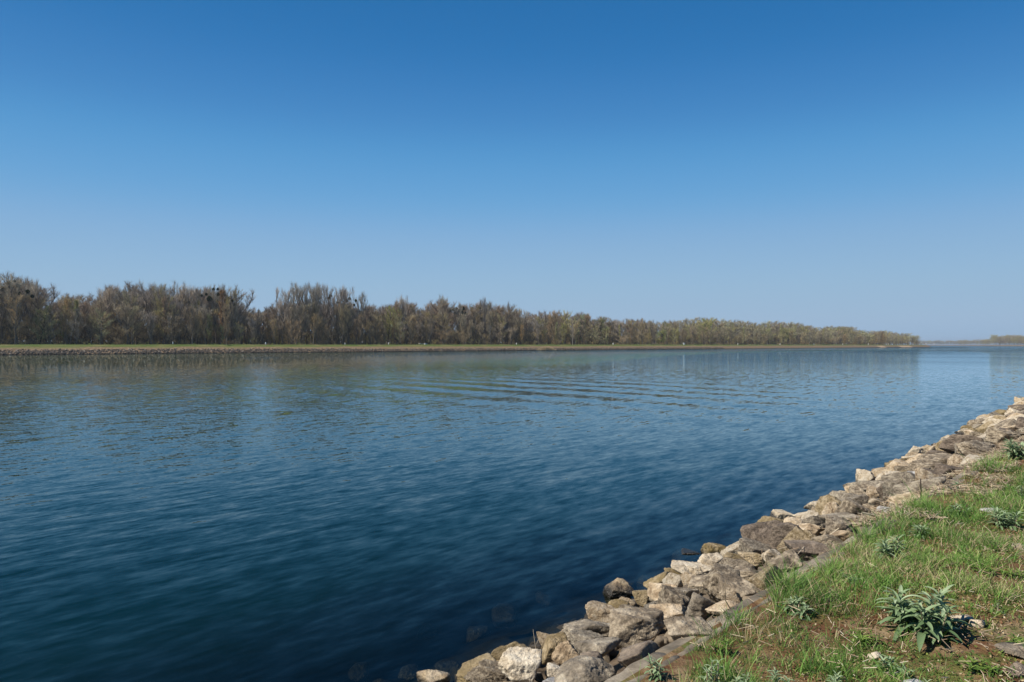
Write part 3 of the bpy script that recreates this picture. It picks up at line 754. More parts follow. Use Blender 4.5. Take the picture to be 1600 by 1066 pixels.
WD = [
 (1446,955,116,80,WEEDM,'biggest grey-green weed, a wide clump with a dark shadow beside a flat pale stone','rosette'),
 (1390,862,58,56,WEEDM,'bushy blue-green weed standing up close to the kerb, midway along it','rosette'),
 (1567,812,50,30,WEEDM,'grey-green weed by a rusty moss patch near the right edge','rosette'),
 (1500,800,38,26,WEEDM,'small grey-green weed in grass above and left of the mossy one','rosette'),
 (1436,830,40,22,WEEDM,'low bluish weed behind the bushy blue-green one','rosette'),
 (1588,706,46,34,WEEDM,'grey weed highest up at the right edge beside the straw','rosette'),
 (1545,782,60,20,WEEDY,'spreading bright green weed near the right edge above the grey-green weed','low'),
 (1597,770,22,30,WEEDM,'weed cut off by the right edge under the highest one','rosette'),
 (1494,760,30,16,WEEDM,'little bluish weed at the inner edge of the straw','single'),
 (1240,948,54,28,WEEDM,'dark green low weed between the kerb and the tall grass','rosette'),
 (1026,1050,46,36,WEEDM,'weed beside the dark reddish rock at the bottom edge','rosette'),
 (1106,1048,44,56,WEEDM,'broad-leaved pale weed with an upright centre at the bottom edge','rosette'),
 (1160,1052,50,44,WEEDM,'dense light green weed at the bottom edge, middle of the row of four','rosette'),
 (1216,1052,48,44,WEEDM,'pale weed at the bottom edge, rightmost of the row of four','rosette'),
 (1392,1030,54,26,WEEDM,'sprawling weed in front of the pale half-buried stone','rosette'),
 (1435,1050,34,18,WEEDM,'flat bluish weed beside the mossy bare patch at the bottom','low'),
 (1530,1030,60,24,WEEDY,'low feathery green weed at the lower right','low'),
 (1558,948,22,22,WEEDM,'two-leaved sprout right of the biggest weed','single'),
 (1584,898,50,18,WEEDY,'dark green flat patch of weed at the right edge','low'),
 (1588,996,46,26,WEEDY,'bright green weed at the right edge near the bare stones','low'),
 (1256,1028,30,20,WEEDY,'yellow-green seedling weed above the bottom row','low'),
 (1300,1055,46,26,WEEDM,'small weed at the bottom edge right of the row of four','rosette'),
 (1128,1008,40,26,WEEDY,'bright young weed in the tall grass above the row of four','rosette'),
 (1296,925,46,26,WEEDY,'light green weed in the grass between the kerb and the bushy one','low'),
 (1330,905,36,18,WEEDM,'small flat grey weed in front of the bushy blue-green one','low'),
 (1530,890,50,22,WEEDY,'spreading green clump behind and right of the biggest weed','low'),
 (1352,982,60,34,WEEDY,'leafy green cushion of weed left of the biggest weed','low'),
]
for i, (px, py, w, h, mt, lab, kd) in enumerate(WD): weed(px, py, w, h, mt, lab, 400+i, kd)
# flat stones bedded in the turf
for i, (px, py, w, h, tone, shape, lab) in enumerate([
 (1500,963,30,12,'cream','slab','flat pale stone in the moss beside the biggest weed'),
 (1526,972,24,9,'tan','slab','thin tan stone just right of the flat one in the moss'),
 (1370,1013,28,16,'cream','slab','pale half-buried stone above the sprawling weed'),
 (1588,1018,54,22,'grey','slab','greyish flat slab at the right edge of the turf'),
 (1590,1040,40,16,'dark','slab','dark crumbly slab below the greyish one at the right edge'),
 (1436,1062,46,10,'pale','slab','flat stone at the bottom edge in the bare patch'),
 (1548,804,30,8,'pale','slab','pale stone with moss beside the grey-green weed near the right edge'),
 (1592,855,26,10,'cream','slab','flat pale stone at the right edge above the dark green patch')]):
    p, zc = hit(px, py); wm = w*zc/F*1.1
    z0 = float(near_z(p.x, p.y))
    put_rock('stone', rock_verts(9100+i, shape, ICO3), ICOF3, (wm, wm*.8, .055), (p.x, p.y, z0+.012), TH+random.uniform(-.4, .4), tone, lab, 'flat stones in the turf')['category'] = 'stone'
# sticks
def tube_mesh(name, pts, r0, r1, ns=6):
    pts = np.array(pts, float); V, Fc = [], []
    for k, p in enumerate(pts):
        d = pts[min(k+1, len(pts)-1)]-pts[max(k-1, 0)]; d /= np.linalg.norm(d)
        a = np.cross(d, [.3, .9, .1]); a /= np.linalg.norm(a); c = np.cross(d, a); rr = r0+(r1-r0)*k/(len(pts)-1)
        for j in range(ns): V.append(p+rr*(a*math.cos(j*2*math.pi/ns)+c*math.sin(j*2*math.pi/ns)))
        if k: 
            for j in range(ns): Fc.append([(k-1)*ns+j, (k-1)*ns+(j+1) % ns, k*ns+(j+1) % ns, k*ns+j])
    return mesh_np(name, np.array(V), np.array(Fc), 4, True, np.full(len(V), .5))
DKS = simple_tint('dark_bark', [(0, (.03, .02, .015)), (1, (.06, .045, .035))], .85)
PLS = simple_tint('bleached_wood', [(0, (.36, .30, .22)), (1, (.48, .42, .33))], .8)
def stick(name, base, steps, r0, r1, mat, label, side=None, cat='stick'):
    bpos, zc = hit(*base); root = empty(name, bpos); tag(root, label, cat)
    rt = Vector((CT, ST, 0)); up = Vector((0, 0, 1)); s = zc/F
    def P(q): v = rt*(q[0]-base[0])*s+up*(base[1]-q[1])*s+Vector((-ST, CT, 0))*(q[2] if len(q) > 2 else 0); return (v.x, v.y, v.z)
    link('stem', tube_mesh('stem', [P(q) for q in steps], r0, r1), mat, root)
    if side: link('side_twig', tube_mesh('side_twig', [P(q) for q in side], r1, r1*.5), mat, root)
stick('twig', (838,1022), [(838,1026), (837,1010), (835,998), (833,983)], .004, .002, PLS, 'thin upright dead twig with a side shoot between the cream and olive rocks', [(837,1010), (840,1000), (843,996)])
stick('stick', (1441,784), [(1443,792), (1439,776), (1438,762), (1438,748)], .014, .006, DKS, 'dark upright stick standing in the straw above the kerb')
stick('driftwood', (1392,806), [(1346,801), (1370,806), (1392,806,.02), (1408,801)], .012, .007, PLS, 'bleached driftwood branch lying across rocks beside the bluish white slab')
stick('stalk', (1145,958), [(1146,966), (1140,950), (1133,938), (1132,918), (1134,905)], .005, .002, STEMM, 'brown bent dead stalk rising from the kerb in front of the dark-speckled rock', [(1133,938), (1130,925), (1128,915)])
stick('stalk', (1196,905), [(1198,912), (1194,895), (1196,880), (1198,866)], .005, .002, STEMM, 'pale dead stalk pair standing below the cream pyramid rock', [(1196,895), (1191,880), (1190,870)])
stick('stalk', (1462,728), [(1466,736), (1460,722), (1452,712)], .006, .003, PLS, 'short pale reed stalk leaning out of the straw by the kerb end')
stick('stalk', (1534,702), [(1536,706), (1530,694), (1527,688)], .008, .004, PLS, 'pale reed stalk pair sticking up from the straw near the right edge', [(1536,706), (1537,698), (1538,690)])

# ------------------------------------------------------------------ trees
def tree_arrays(seed, kind):
    """unit tree 20 m tall: returns trunk verts/quads and crown verts/quads(+tint)"""
    r = random.Random(seed); tv, tf, ts = [], [], []
    K = dict(
      poplar=dict(n=24, z0=.18, ang=(.35, .75), env=lambda t: 6.4*math.sin(math.pi*min(1, .22+t*.78))**.5, up=.8, sub=10, tw=18, twl=1.35, w=.033, tr=.30),
      bare=dict(n=21, z0=.24, ang=(.32, .72), env=lambda t: 4.8*math.sin(math.pi*min(1, .15+t*.80))**.6, up=.6, sub=10, tw=19, twl=1.25, w=.037, tr=.27),
      round=dict(n=20, z0=.16, ang=(.6, 1.3), env=lambda t: 6.0*math.sin(math.pi*min(1, .16+t*.80))**.5, up=.12, sub=11, tw=17, twl=1.0, w=.05, tr=.27),
      cone=dict(n=26, z0=.12, ang=(.45, .7), env=lambda t: 2.9*(1-t)**.75+.35, up=.5, sub=8, tw=15, twl=.95, w=.048, tr=.22),
      narrow=dict(n=22, z0=.08, ang=(.3, .55), env=lambda t: 1.9*math.sin(math.pi*min(1, .2+t*.78))**.6, up=.55, sub=8, tw=15, twl=.9, w=.045, tr=.18),
      pale=dict(n=15, z0=.25, ang=(.4, .9), env=lambda t: 4.2*math.sin(math.pi*min(1, .2+t*.78))**.6, up=.35, sub=8, tw=12, twl=1.0, w=.035, tr=.26),
      bush=dict(n=20, z0=.02, ang=(.35, 1.1), env=lambda t: 7.5*math.sin(math.pi*min(1, .3+t*.68))**.6, up=.3, sub=9, tw=15, twl=1.5, w=.075, tr=.14),
    )[kind]
    def tube(pts, r0, r1, n):
        base = len(tv)
        for k, p in enumerate(pts):
            d = (pts[min(k+1, len(pts)-1)]-pts[max(k-1, 0)]).normalized(); a = d.cross(Vector((.31, .83, .2))).normalized(); c = d.cross(a)
            rr = r0+(r1-r0)*k/(len(pts)-1)
            for j in range(n): tv.append(p+(a*math.cos(j*2*math.pi/n)+c*math.sin(j*2*math.pi/n))*rr)
        for k in range(1, len(pts)):
            for j in range(n): tf.append((base+(k-1)*n+j, base+(k-1)*n+(j+1) % n, base+k*n+(j+1) % n, base+k*n+j))
    def walk(p, d, L, n, up, wob):
        pts = [p.copy()]
        for k in range(n):
            d = (d+Vector((r.gauss(0, wob), r.gauss(0, wob), r.gauss(0, wob)+up/n))).normalized(); p = p+d*(L/n); pts.append(p.copy())
        return pts
    fork = kind in ('poplar', 'pale') or (kind == 'bare' and r.random() < .6)
    trunks = []
    if kind == 'bush':
        for q in range(6):
            a = r.uniform(0, 6.28); trunks.append(walk(Vector((r.gauss(0, 1.2), r.gauss(0, 1.2), 0)), Vector((math.cos(a)*.4, math.sin(a)*.4, 1)), r.uniform(12, 18), 7, .1, .06))
    else:
        main = walk(Vector((0, 0, -.3)), Vector((r.gauss(0, .04), r.gauss(0, .04), 1)), 19.2, 12, .25, .045); trunks.append(main)
        if fork:
            for q in range(r.randint(2, 3)):
                a = r.uniform(0, 6.28); p0 = main[r.randint(3, 5)]
                trunks.append(walk(p0, Vector((math.cos(a)*.42, math.sin(a)*.42, 1)), (20-p0.z)*r.uniform(.85, .98), 8, .25, .05))
    for i, t in enumerate(trunks): tube(t, K['tr'] if i == 0 else K['tr']*.6, .03, 5)
    segs = []
    for i in range(K['n']):
        tr = trunks[0] if i % 2 == 0 or len(trunks) == 1 else r.choice(trunks)
        f = K['z0']+(.97-K['z0'])*((i+r.random())/K['n']) if tr is trunks[0] else r.uniform(.1, .95)
        x = f*(len(tr)-1); k = int(min(x, len(tr)-2)); p = tr[k].lerp(tr[k+1], x-k)
        t = max(0, min(1, (p.z/20-K['z0'])/(1-K['z0'])))
        az = i*2.4+r.uniform(-.5, .5); ang = r.uniform(*K['ang'])
        d = Vector((math.cos(az)*math.sin(ang), math.sin(az)*math.sin(ang), math.cos(ang)))
        L = max(.8, K['env'](t)*r.uniform(.75, 1.15)); L = min(L, (20.6-p.z)/max(.3, math.cos(ang))+.6)
        lp = walk(p, d, L, 5, K['up'], .07); tube(lp, .06+.02*L, .015, 3)
        for j in range(K['sub']):
            g = .2+.8*(j+r.random())/K['sub']; x = g*5; k = int(min(x, 4)); q = lp[k].lerp(lp[k+1], x-k)
            dd = (lp[k+1]-lp[k]).normalized(); rd = Vector((r.gauss(0, 1), r.gauss(0, 1), r.gauss(.35, 1))).normalized()
            d2 = (dd*.75+rd*.6+Vector((0, 0, .45))).normalized(); L2 = L*(.5-.25*g)+.5
            bp = walk(q, d2, L2, 3, K['up']*.8, .08); segs.append((bp, .03))
            bt = r.random()
            for m_ in range(K['tw']):
                g2 = r.random(); x = g2*3; k2 = int(min(x, 2)); q2 = bp[k2].lerp(bp[k2+1], x-k2)
                d3 = ((bp[k2+1]-bp[k2]).normalized()*.7+Vector((r.gauss(0, 1), r.gauss(0, 1), r.gauss(1.5, 1))).normalized()).normalized()
                ts.append((q2, q2+d3*K['twl']*r.uniform(.5, 1.2), K['w']*r.uniform(.6, 1.3), min(1, max(0, bt+r.gauss(0, .15)))))
    cv, cf, ct = [], [], []
    def sliver(a, c, w, t):
        d = (c-a); s = d.cross(Vector((r.gauss(0, 1), r.gauss(0, 1), r.gauss(0, 1)))).normalized()*w*.5
        b0 = len(cv); cv.extend([a-s, a+s, c+s*.35, c-s*.35]); cf.append((b0, b0+1, b0+2, b0+3)); ct.extend([t]*4)
    for bp, w in segs:
        t = r.random()
        for k in range(3): sliver(bp[k], bp[k+1], w*2.4*(1-.2*k), t*.4)
    for a, c, w, t in ts: sliver(a, c, w, t)
    g = lambda L: np.array([v[:] for v in L], np.float32)
    return g(tv), np.array(tf, np.int32), g(cv), np.array(cf, np.int32), np.array(ct, np.float32), [(a, c) for a, c, _, _ in ts]
def leaf_arrays(ts, n, size, seed, hang=0.):
    r = np.random.default_rng(seed); idx = r.integers(0, len(ts), n)
    A = np.array([ts[i][0][:] for i in idx]); B = np.array([ts[i][1][:] for i in idx])
    f = r.random((n, 1)); P = A*(1-f)+B*f+r.normal(0, .12, (n, 3)); P[:, 2] -= hang*r.random(n)
    a = r.normal(size=(n, 3)); a /= np.linalg.norm(a, axis=1)[:, None]; c = np.cross(a, r.normal(size=(n, 3))); c /= np.linalg.norm(c, axis=1)[:, None]
    s = size*r.uniform(.5, 1.3, (n, 1)); V = np.stack([P-a*s, P-c*s*.6, P+a*s, P+c*s*.6], 1).reshape(-1, 3)
    return V, np.arange(n*4, dtype=np.int32).reshape(-1, 4), np.repeat(r.random(n), 4)
def tree_mat(name, lo, hi, trans=.1):
    m, nt = new_mat(name); b = NB(nt)
    a = b.n('ShaderNodeAttribute', attribute_name='tint').outputs['Fac']
    rnd = b.n('ShaderNodeObjectInfo').outputs['Random']
    col = b.ramp(a, [(0, tuple(v*.5 for v in lo)), (.5, tuple((v+w)*.5 for v, w in zip(lo, hi))), (1, tuple(min(.8, v*1.12) for v in hi))])
    hs = b.n('ShaderNodeHueSaturation', {'Hue': b.rng_(rnd, 0, 1, .485, .515), 'Saturation': b.rng_(b.math('FRACT', b.math('MULTIPLY', rnd, 7.3)), 0, 1, .75, 1.15), 'Value': b.rng_(b.math('FRACT', b.math('MULTIPLY', rnd, 3.7)), 0, 1, .8, 1.25), 'Color': col}).outputs[0]
    d = b.n('ShaderNodeBsdfDiffuse', {'Color': hs}).outputs[0]; t = b.n('ShaderNodeBsdfTranslucent', {'Color': hs}).outputs[0]
    b.out(b.n('ShaderNodeMixShader', {0: trans, 1: d, 2: t}).outputs[0]); return m
M_TR = tree_mat('bark_grey_brown', (.30, .26, .20), (.30, .26, .20), 0); M_TRP = tree_mat('bark_pale', (.42, .39, .34), (.42, .39, .34), 0); M_TRD = tree_mat('bark_dark', (.035, .03, .025), (.035, .03, .025), 0)
TM = {
 'grey': tree_mat('twigs_grey', (.30, .255, .19), (.56, .48, .37)),
 'brown': tree_mat('twigs_brown', (.24, .19, .115), (.45, .36, .225)),
 'dull': tree_mat('twigs_dull_green', (.235, .20, .10), (.43, .375, .19)),
 'ochre': tree_mat('twigs_ochre', (.28, .20, .10), (.50, .37, .20)),
 'lime': tree_mat('leaves_yellow_green', (.20, .25, .045), (.38, .44, .09), .25),
 'green': tree_mat('leaves_green', (.10, .17, .04), (.20, .31, .08), .25),
 'red': tree_mat('twigs_reddish', (.22, .14, .085), (.38, .25, .16)),
 'pale': tree_mat('twigs_pale', (.26, .235, .20), (.40, .37, .33)),
 'tan': tree_mat('twigs_tan_green', (.31, .28, .135), (.54, .49, .26)),
}
MIST = tree_mat('mistletoe', (.02, .03, .012), (.06, .075, .02), 0)
mv, mf, mt_ = [], [], []
rr_ = np.random.default_rng(5)
for k in range(420):
    d = rr_.normal(size=3); d /= np.linalg.norm(d); p = d*rr_.uniform(.2, 1)**.5; a = rr_.normal(size=3)*.16; c = rr_.normal(size=3)*.16
    b0 = len(mv); mv += [p-a, p-c, p+a, p+c]; mf.append((b0, b0+1, b0+2, b0+3)); mt_ += [rr_.random()]*4
MISTME = mesh_np('mistletoe', np.array(mv), np.array(mf), 4, False, mt_); MISTME.materials.append(MIST)
SPEC = [  # key, form, twig colour, bark, leaves (n, size, material), words
 ('poplarA', 'poplar', 'grey', M_TR, None), ('poplarB', 'poplar', 'grey', M_TR, None), ('poplarC', 'poplar', 'pale', M_TR, None),
 ('bareA', 'bare', 'brown', M_TR, None), ('bareB', 'bare', 'brown', M_TR, None), ('bareC', 'bare', 'grey', M_TR, None), ('bareD', 'bare', 'ochre', M_TR, None),
 ('dullA', 'round', 'dull', M_TR, None), ('dullB', 'round', 'tan', M_TR, None), ('roundA', 'round', 'brown', M_TR, None),
 ('limeA', 'round', 'dull', M_TRD, (2400, .16, 'lime')), ('greenA', 'round', 'dull', M_TRD, (2400, .17, 'green')),
 ('redcone', 'cone', 'red', M_TR, None), ('greencone', 'cone', 'dull', M_TR, (1500, .16, 'green')),
 ('narrowA', 'narrow', 'tan', M_TR, (700, .14, 'lime')), ('narrowB', 'narrow', 'ochre', M_TR, None),
 ('paleA', 'pale', 'pale', M_TRP, None), ('bushA', 'bush', 'brown', M_TR, None), ('bushB', 'bush', 'dull', M_TR, None), ('bushC', 'bush', 'ochre', M_TR, None)]
ARR, KM_ = {}, {}
for i, (key, form, col, bark, lv) in enumerate(SPEC):
    a = tree_arrays(300+i*5, form)
    V, Q, T = a[2], a[3], a[4]
    tm = mesh_np('trunk', a[0], a[1], 4, True, np.zeros(len(a[0]))); tm.materials.append(bark)
    cm = mesh_np('crown', V, Q, 4, False, T); cm.materials.append(TM[col])
    lm = None
    if lv:
        L = leaf_arrays(a[5], lv[0], lv[1], 70+i, .5); lm = mesh_np('leaves', L[0], L[1], 4, False, L[2]); lm.materials.append(TM[lv[2]])
    ARR[key] = (a, lv); KM_[key] = (tm, cm, lm)
SKY = np.array([(-200,440),(-40,436),(0,436),(30,432),(52,440),(62,456),(80,468),(92,462),(105,460),(118,458),(145,456),(160,450),(200,448),(230,446),(245,447),(280,448),(320,449),(345,448),(356,452),(364,466),(378,478),(400,480),(420,482),(428,462),(442,453),(480,450),(520,452),(545,455),(560,466),(575,477),(592,480),(615,474),(630,471),(650,478),(665,480),(682,470),(692,471),(702,480),(730,479),(758,472),(775,480),(790,478),(802,483),(820,488),(850,489),(880,487),(905,490),(930,496),(960,499),(1000,500),(1040,502),(1062,499),(1100,497),(1140,500),(1180,504),(1205,503),(1232,504),(1268,509),(1278,513),(1300,509),(1335,512),(1345,517),(1370,518),(1378,516),(1400,520),(1430,522),(1437,527),(1450,534),(1600,537)], float)
def skyH(px, X, Y): return 2.8+(539-np.interp(px, SKY[:, 0], SKY[:, 1]))*depth_of(X, Y)/F
LAND = [(30,'tall mistletoe tree'),(62,'round green willow'),(85,'leaning pale birch'),(104,'fresh green spire'),(205,'dull olive tree'),(255,'tan ochre tree'),(327,'light green willow'),(352,'reddish cone tree'),(450,'poplar dome\'s left edge'),(540,'poplar dome\'s right end'),(612,'yellow-green tree'),(635,'first grey fan-topped tree'),(688,'second grey fan-topped tree'),(722,'dark mistletoe clumps'),(765,'pale fan-topped tree'),(850,'ochre bush'),(880,'bright lime tree'),(896,'white-limbed bare tree'),(929,'slim pale green poplar'),(952,'slim tan poplar'),(1069,'grey box on the dyke'),(1095,'olive-topped grove'),(1155,'marker post past the grey box'),(1245,'broad pale olive crown'),(1310,'second pale olive crown'),(1378,'dark pointed tree'),(1430,'last round tree of the wood')]
TREES = 'bare spring trees of the wood beyond the far dyke'
WORDS = {'poplarA': 'grey bare upswept', 'poplarB': 'grey bare fan-topped', 'poplarC': 'pale grey bare', 'bareA': 'brown bare', 'bareB': 'dark brown bare', 'bareC': 'greyish bare', 'bareD': 'ochre-brown bare', 'dullA': 'dull olive-budded', 'dullB': 'tan-green budded', 'roundA': 'round brown', 'limeA': 'yellow-green leafing', 'greenA': 'green leafing', 'redcone': 'reddish cone-shaped', 'greencone': 'fresh green cone-shaped', 'narrowA': 'slim pale green', 'narrowB': 'slim tan', 'paleA': 'pale-barked', 'bushA': 'low brown bushy', 'bushB': 'low olive bushy', 'bushC': 'low ochre bushy'}
NAMES = {'poplar': 'poplar', 'bush': 'shrub'}
LAB2 = {}
def place_tree(key, X, Y, Ht, wid=1.0, label=None, mist=(), lean=0., row='', cat=None):
    name = 'bare_shrub' if key.startswith('bush') else 'poplar_tree' if key.startswith(('poplar', 'narrow')) else 'birch_tree' if key == 'paleA' else 'willow_tree' if key in ('limeA', 'greenA') else 'bare_tree'
    base = 1.9 if X < -FL-19 else 2.4
    tm, cm, lm = KM_[key]; Ht *= .965
    root = empty(name, (X, Y, base-.1)); s = (Ht-base)/20
    root.scale = (s*wid, s*wid, s); root.rotation_euler = (0, lean, random.uniform(0, 6.28) if not lean else TH)
    for nm, me in (('trunk', tm), ('crown', cm), ('leaves', lm)):
        if me is not None: o = bpy.data.objects.new(nm, me); C.objects.link(o); o.parent = root
    for (u, v, rr) in mist:
        o = bpy.data.objects.new('mistletoe', MISTME); C.objects.link(o); o.parent = root
        rm = Matrix.Rotation(-root.rotation_euler.z, 3, 'Z')@Vector((u*CT, u*ST, 0))
        o.location = (rm.x/s/wid, rm.y/s/wid, v/s); o.scale = (rr/s/wid, rr/s/wid, rr/s)
    if label is None:
        px = px_of(X, Y); nb = min(LAND, key=lambda q: abs(q[0]-px))
        side = 'left of' if px < nb[0] else 'right of'
        label = f"{WORDS[key]} {'shrub' if key.startswith('bush') else 'tree'}{row}, {side} the {nb[1]}"
        LAB2.setdefault(label, []).append(root)
    tag(root, label, cat or ('shrub' if key.startswith('bush') else 'tree'), 'shrubs at the foot of the far wood' if key.startswith('bush') else TREES)
    return root
def at(px, L):
    X, Y, zc = xy_off(px, L); return X, Y, zc
def hero(key, px, L, ytop, wid, label, mist=(), lean=0.):
    X, Y, zc = at(px, L); m = zc/F
    Ht = 2.8+(539-ytop)*m
    place_tree(key, X, Y, Ht, wid, label, [((a-px)*m, 2.8+(539-b_)*m-1.8, c*m) for a, b_, c in mist], lean)
hero('bareC', 28, 256, 431, 1.0, 'tall wiry bare tree with many dark mistletoe balls at the left edge', [(13,442,3), (17,449,3.5), (28,447,3), (43,456,3), (50,463,2.6), (30,459,2.4), (3,452,4), (22,440,2)])
hero('bareC', 4, 258, 440, .8, 'bare tree cut off by the left edge of the picture', [(0,450,3), (-3,460,3)])
hero('bareC', 48, 262, 439, .6, 'slender bare tree just right of the tall mistletoe tree', [(42,457,2)])
hero('greenA', 62, 251, 479, .85, 'round green willow standing out low between the mistletoe tree and leaning birch')
hero('greencone', 98, 262, 461, 1.3, 'fresh green pointed tree rising above the leaning birch')
hero('greencone', 110, 266, 462, 1.1, 'second fresh green spire, right behind the first green pointed tree')
hero('paleA', 88, 249, 492, .5, 'pale thin birch leaning left at the edge of the dyke', lean=-.18)
hero('paleA', 108, 249.5, 505, .5, 'pale thin birch leaning right at the edge of the dyke', lean=.22)
hero('dullA', 207, 256, 460, .85, 'olive budding round tree below the grey crowns in the left wood')
hero('dullB', 250, 262, 448, .55, 'upright tan tree with a greenish top in the left wood')
hero('bareD', 258, 257, 466, .7, 'ochre-brown tree in front of the upright tan one')
hero('redcone', 352, 256, 447, 1.25, 'tall reddish-brown cone-shaped tree at the right end of the left wood', [(340,452,2), (355,483,2)])
hero('bareC', 338, 263, 448, .7, 'grey bare tree with dark mistletoe balls left of the reddish cone', [(327,467,4), (315,462,2), (341,460,2.4), (333,452,2), (322,460,2), (345,456,2)])
hero('bareA', 366, 262, 458, .6, 'bare tree with mistletoe right of the reddish cone', [(362,470,2), (367,476,2), (358,466,2)])
hero('greenA', 327, 249, 490, .38, 'light green drooping willow between dark leaning trunks')
hero('greenA', 348, 250, 508, .45, 'low light green willow under the reddish cone')
hero('bareB', 306, 250, 488, .55, 'dark-trunked tree leaning right beside the light green willow', lean=.13)
hero('bareB', 323, 251, 490, .5, 'dark-trunked tree leaning left beside the light green willow', lean=-.16)
dome = [(441,455),(456,451),(471,449),(486,450),(500,451),(514,452),(529,452),(544,455),(556,463)]
dn = ['leftmost','second','third','fourth','middle','sixth','seventh','eighth','rightmost']
for i, (px, yt) in enumerate(dome):
    ms = {5: [(516,462,2.2), (514,466,2)], 6: [(528,473,2)], 7: [(537,476,3.4), (541,470,2.6), (546,467,2.4), (545,481,2)], 8: [(553,477,2), (556,470,2)]}.get(i, [])
    hero(['poplarA', 'poplarB', 'poplarC'][i % 3], px, 262+(i % 3)*4, yt, .95, f'{dn[i]} of the nine tall grey poplars that form a dome', ms)
hero('limeA', 606, 258, 479, .62, 'yellow-green leafing tree with a broad flat top')
hero('limeA', 617, 261, 482, .55, 'yellow-green leafing tree right behind the broad yellow-green one')
hero('poplarB', 632, 266, 468, .72, 'grey fan-topped poplar right of the yellow-green tree')
hero('poplarB', 688, 268, 468, .75, 'grey fan-topped poplar, the right one of the two that stand proud')
hero('bareC', 716, 266, 476, .8, 'bare tree carrying dark mistletoe clumps', [(703,485,2.6), (709,484,2.2), (713,482,2), (720,485,3.6), (723,482,3), (722,489,2.4), (712,489,2), (727,490,2)])
hero('poplarC', 758, 266, 470, .75, 'pale grey fan-topped poplar with ochre mistletoe at its foot', [(738,482,2), (749,481,2)])
hero('poplarC', 790, 268, 477, .5, 'narrow pale grey poplar right of the pale fan-topped one')
hero('paleA', 766, 250, 508, .6, 'thin white-trunked tree in front of the brown wood')
hero('limeA', 880, 254, 505, .75, 'bright lime tree with a dark hollow below its crown')
hero('dullB', 884, 266, 487, .8, 'tall tan-green tree above the bright lime one')
hero('greenA', 906, 262, 491, .55, 'green leafing tree behind the white-limbed bare one')
hero('paleA', 895, 253, 491, .95, 'white-limbed bare tree right of the bright lime one')
hero('narrowA', 929, 250, 511, 1.0, 'slim pale green poplar catching the light')
hero('narrowA', 917, 252, 512, 1.0, 'slim dull green poplar left of the brighter slim one')
hero('narrowB', 952, 251, 508, 1.1, 'slim tan poplar right of the pale green ones')
hero('narrowB', 990, 250, 518, 1.1, 'slim whitish sapling pair in front of the brown wood')
hero('bushC', 850, 249, 520, .55, 'ochre bush glowing in front of the trees above the reed clump')
hero('paleA', 1305, 250, 527, .7, 'thin white tree before the far end of the wood')
hero('redcone', 1377, 258, 516, 1.8, 'dark pointed tree near the far end of the wood')
# the front rows
def pick(px, row):
    r = random.random()
    if px < 70: return random.choice(['bareA', 'bareB', 'bareC', 'greenA', 'roundA', 'dullA'])
    if px < 420 and row == 2: opts = ['poplarA', 'poplarB', 'bareC', 'poplarC']
    elif px < 420: opts = ['bareA', 'dullA', 'bareC', 'bareD', 'bareB', 'dullA', 'roundA', 'bareC']
    elif px < 600: opts = ['bareA', 'bareB', 'roundA', 'bareC', 'bareB']
    elif px < 830: opts = ['bareA', 'bareB', 'bareD', 'roundA', 'bareC', 'dullA']
    elif px < 1050: opts = ['bareA', 'roundA', 'bareD', 'dullA', 'bareC', 'dullB', 'bareB', 'narrowA', 'greenA']
    else: opts = ['dullB', 'roundA', 'dullA', 'dullB', 'narrowA', 'dullB', 'limeA'] if row else ['bareA', 'bareD', 'roundA', 'dullA', 'dullB', 'bareB']
    return random.choice(opts)
n_t = 0
for row, (L0, step, hf) in enumerate([(251, 7.0, (.45, .75)), (258, 8.0, (.68, .9)), (267, 8.0, (.93, 1.01))]):
    Y = at(-30, L0)[1]
    while True:
        X = -L0-random.uniform(-1.5, 3); px = px_of(X, Y)
        if px > 1436: break
        st = step*(1+max(0, Y-150)/330)
        key = pick(px, row)
        if 425 < px < 570 and row == 2: Y += st; continue
        if row == 0 and random.random() < .14: key = random.choice(['bushA', 'bushB', 'bushA', 'bushC'])
        f = random.uniform(*hf)*(.7 if key.startswith('bush') else 1)
        if 425 < px < 570: f = min(f, .72)
        if 366 < px < 430: f *= .86
        if 566 < px < 600: f *= .9
        w = random.uniform(.75, 1.05)*(1+max(0, Y-300)/900)*(.75 if 366 < px < 430 else 1)
        Ht = max(4.5, 2.8+(skyH(px, X, Y)-2.8)*f)
        place_tree(key, X, Y, Ht, w*(1.1 if Ht > 18 else 1.35), row=[' in front', ' midway', ' behind'][row]); n_t += 1
        Y += st*random.uniform(.75, 1.25)
print('row trees', n_t)
for lab, os_ in LAB2.items():
    if len(os_) > 1:
        os_.sort(key=lambda o: o.location.y)
        for k, o in enumerate(os_):
            o['label'] = lab+[', first', ', second', ', third', ', fourth', ', fifth', ', sixth', ', last'][min(k, 6)]
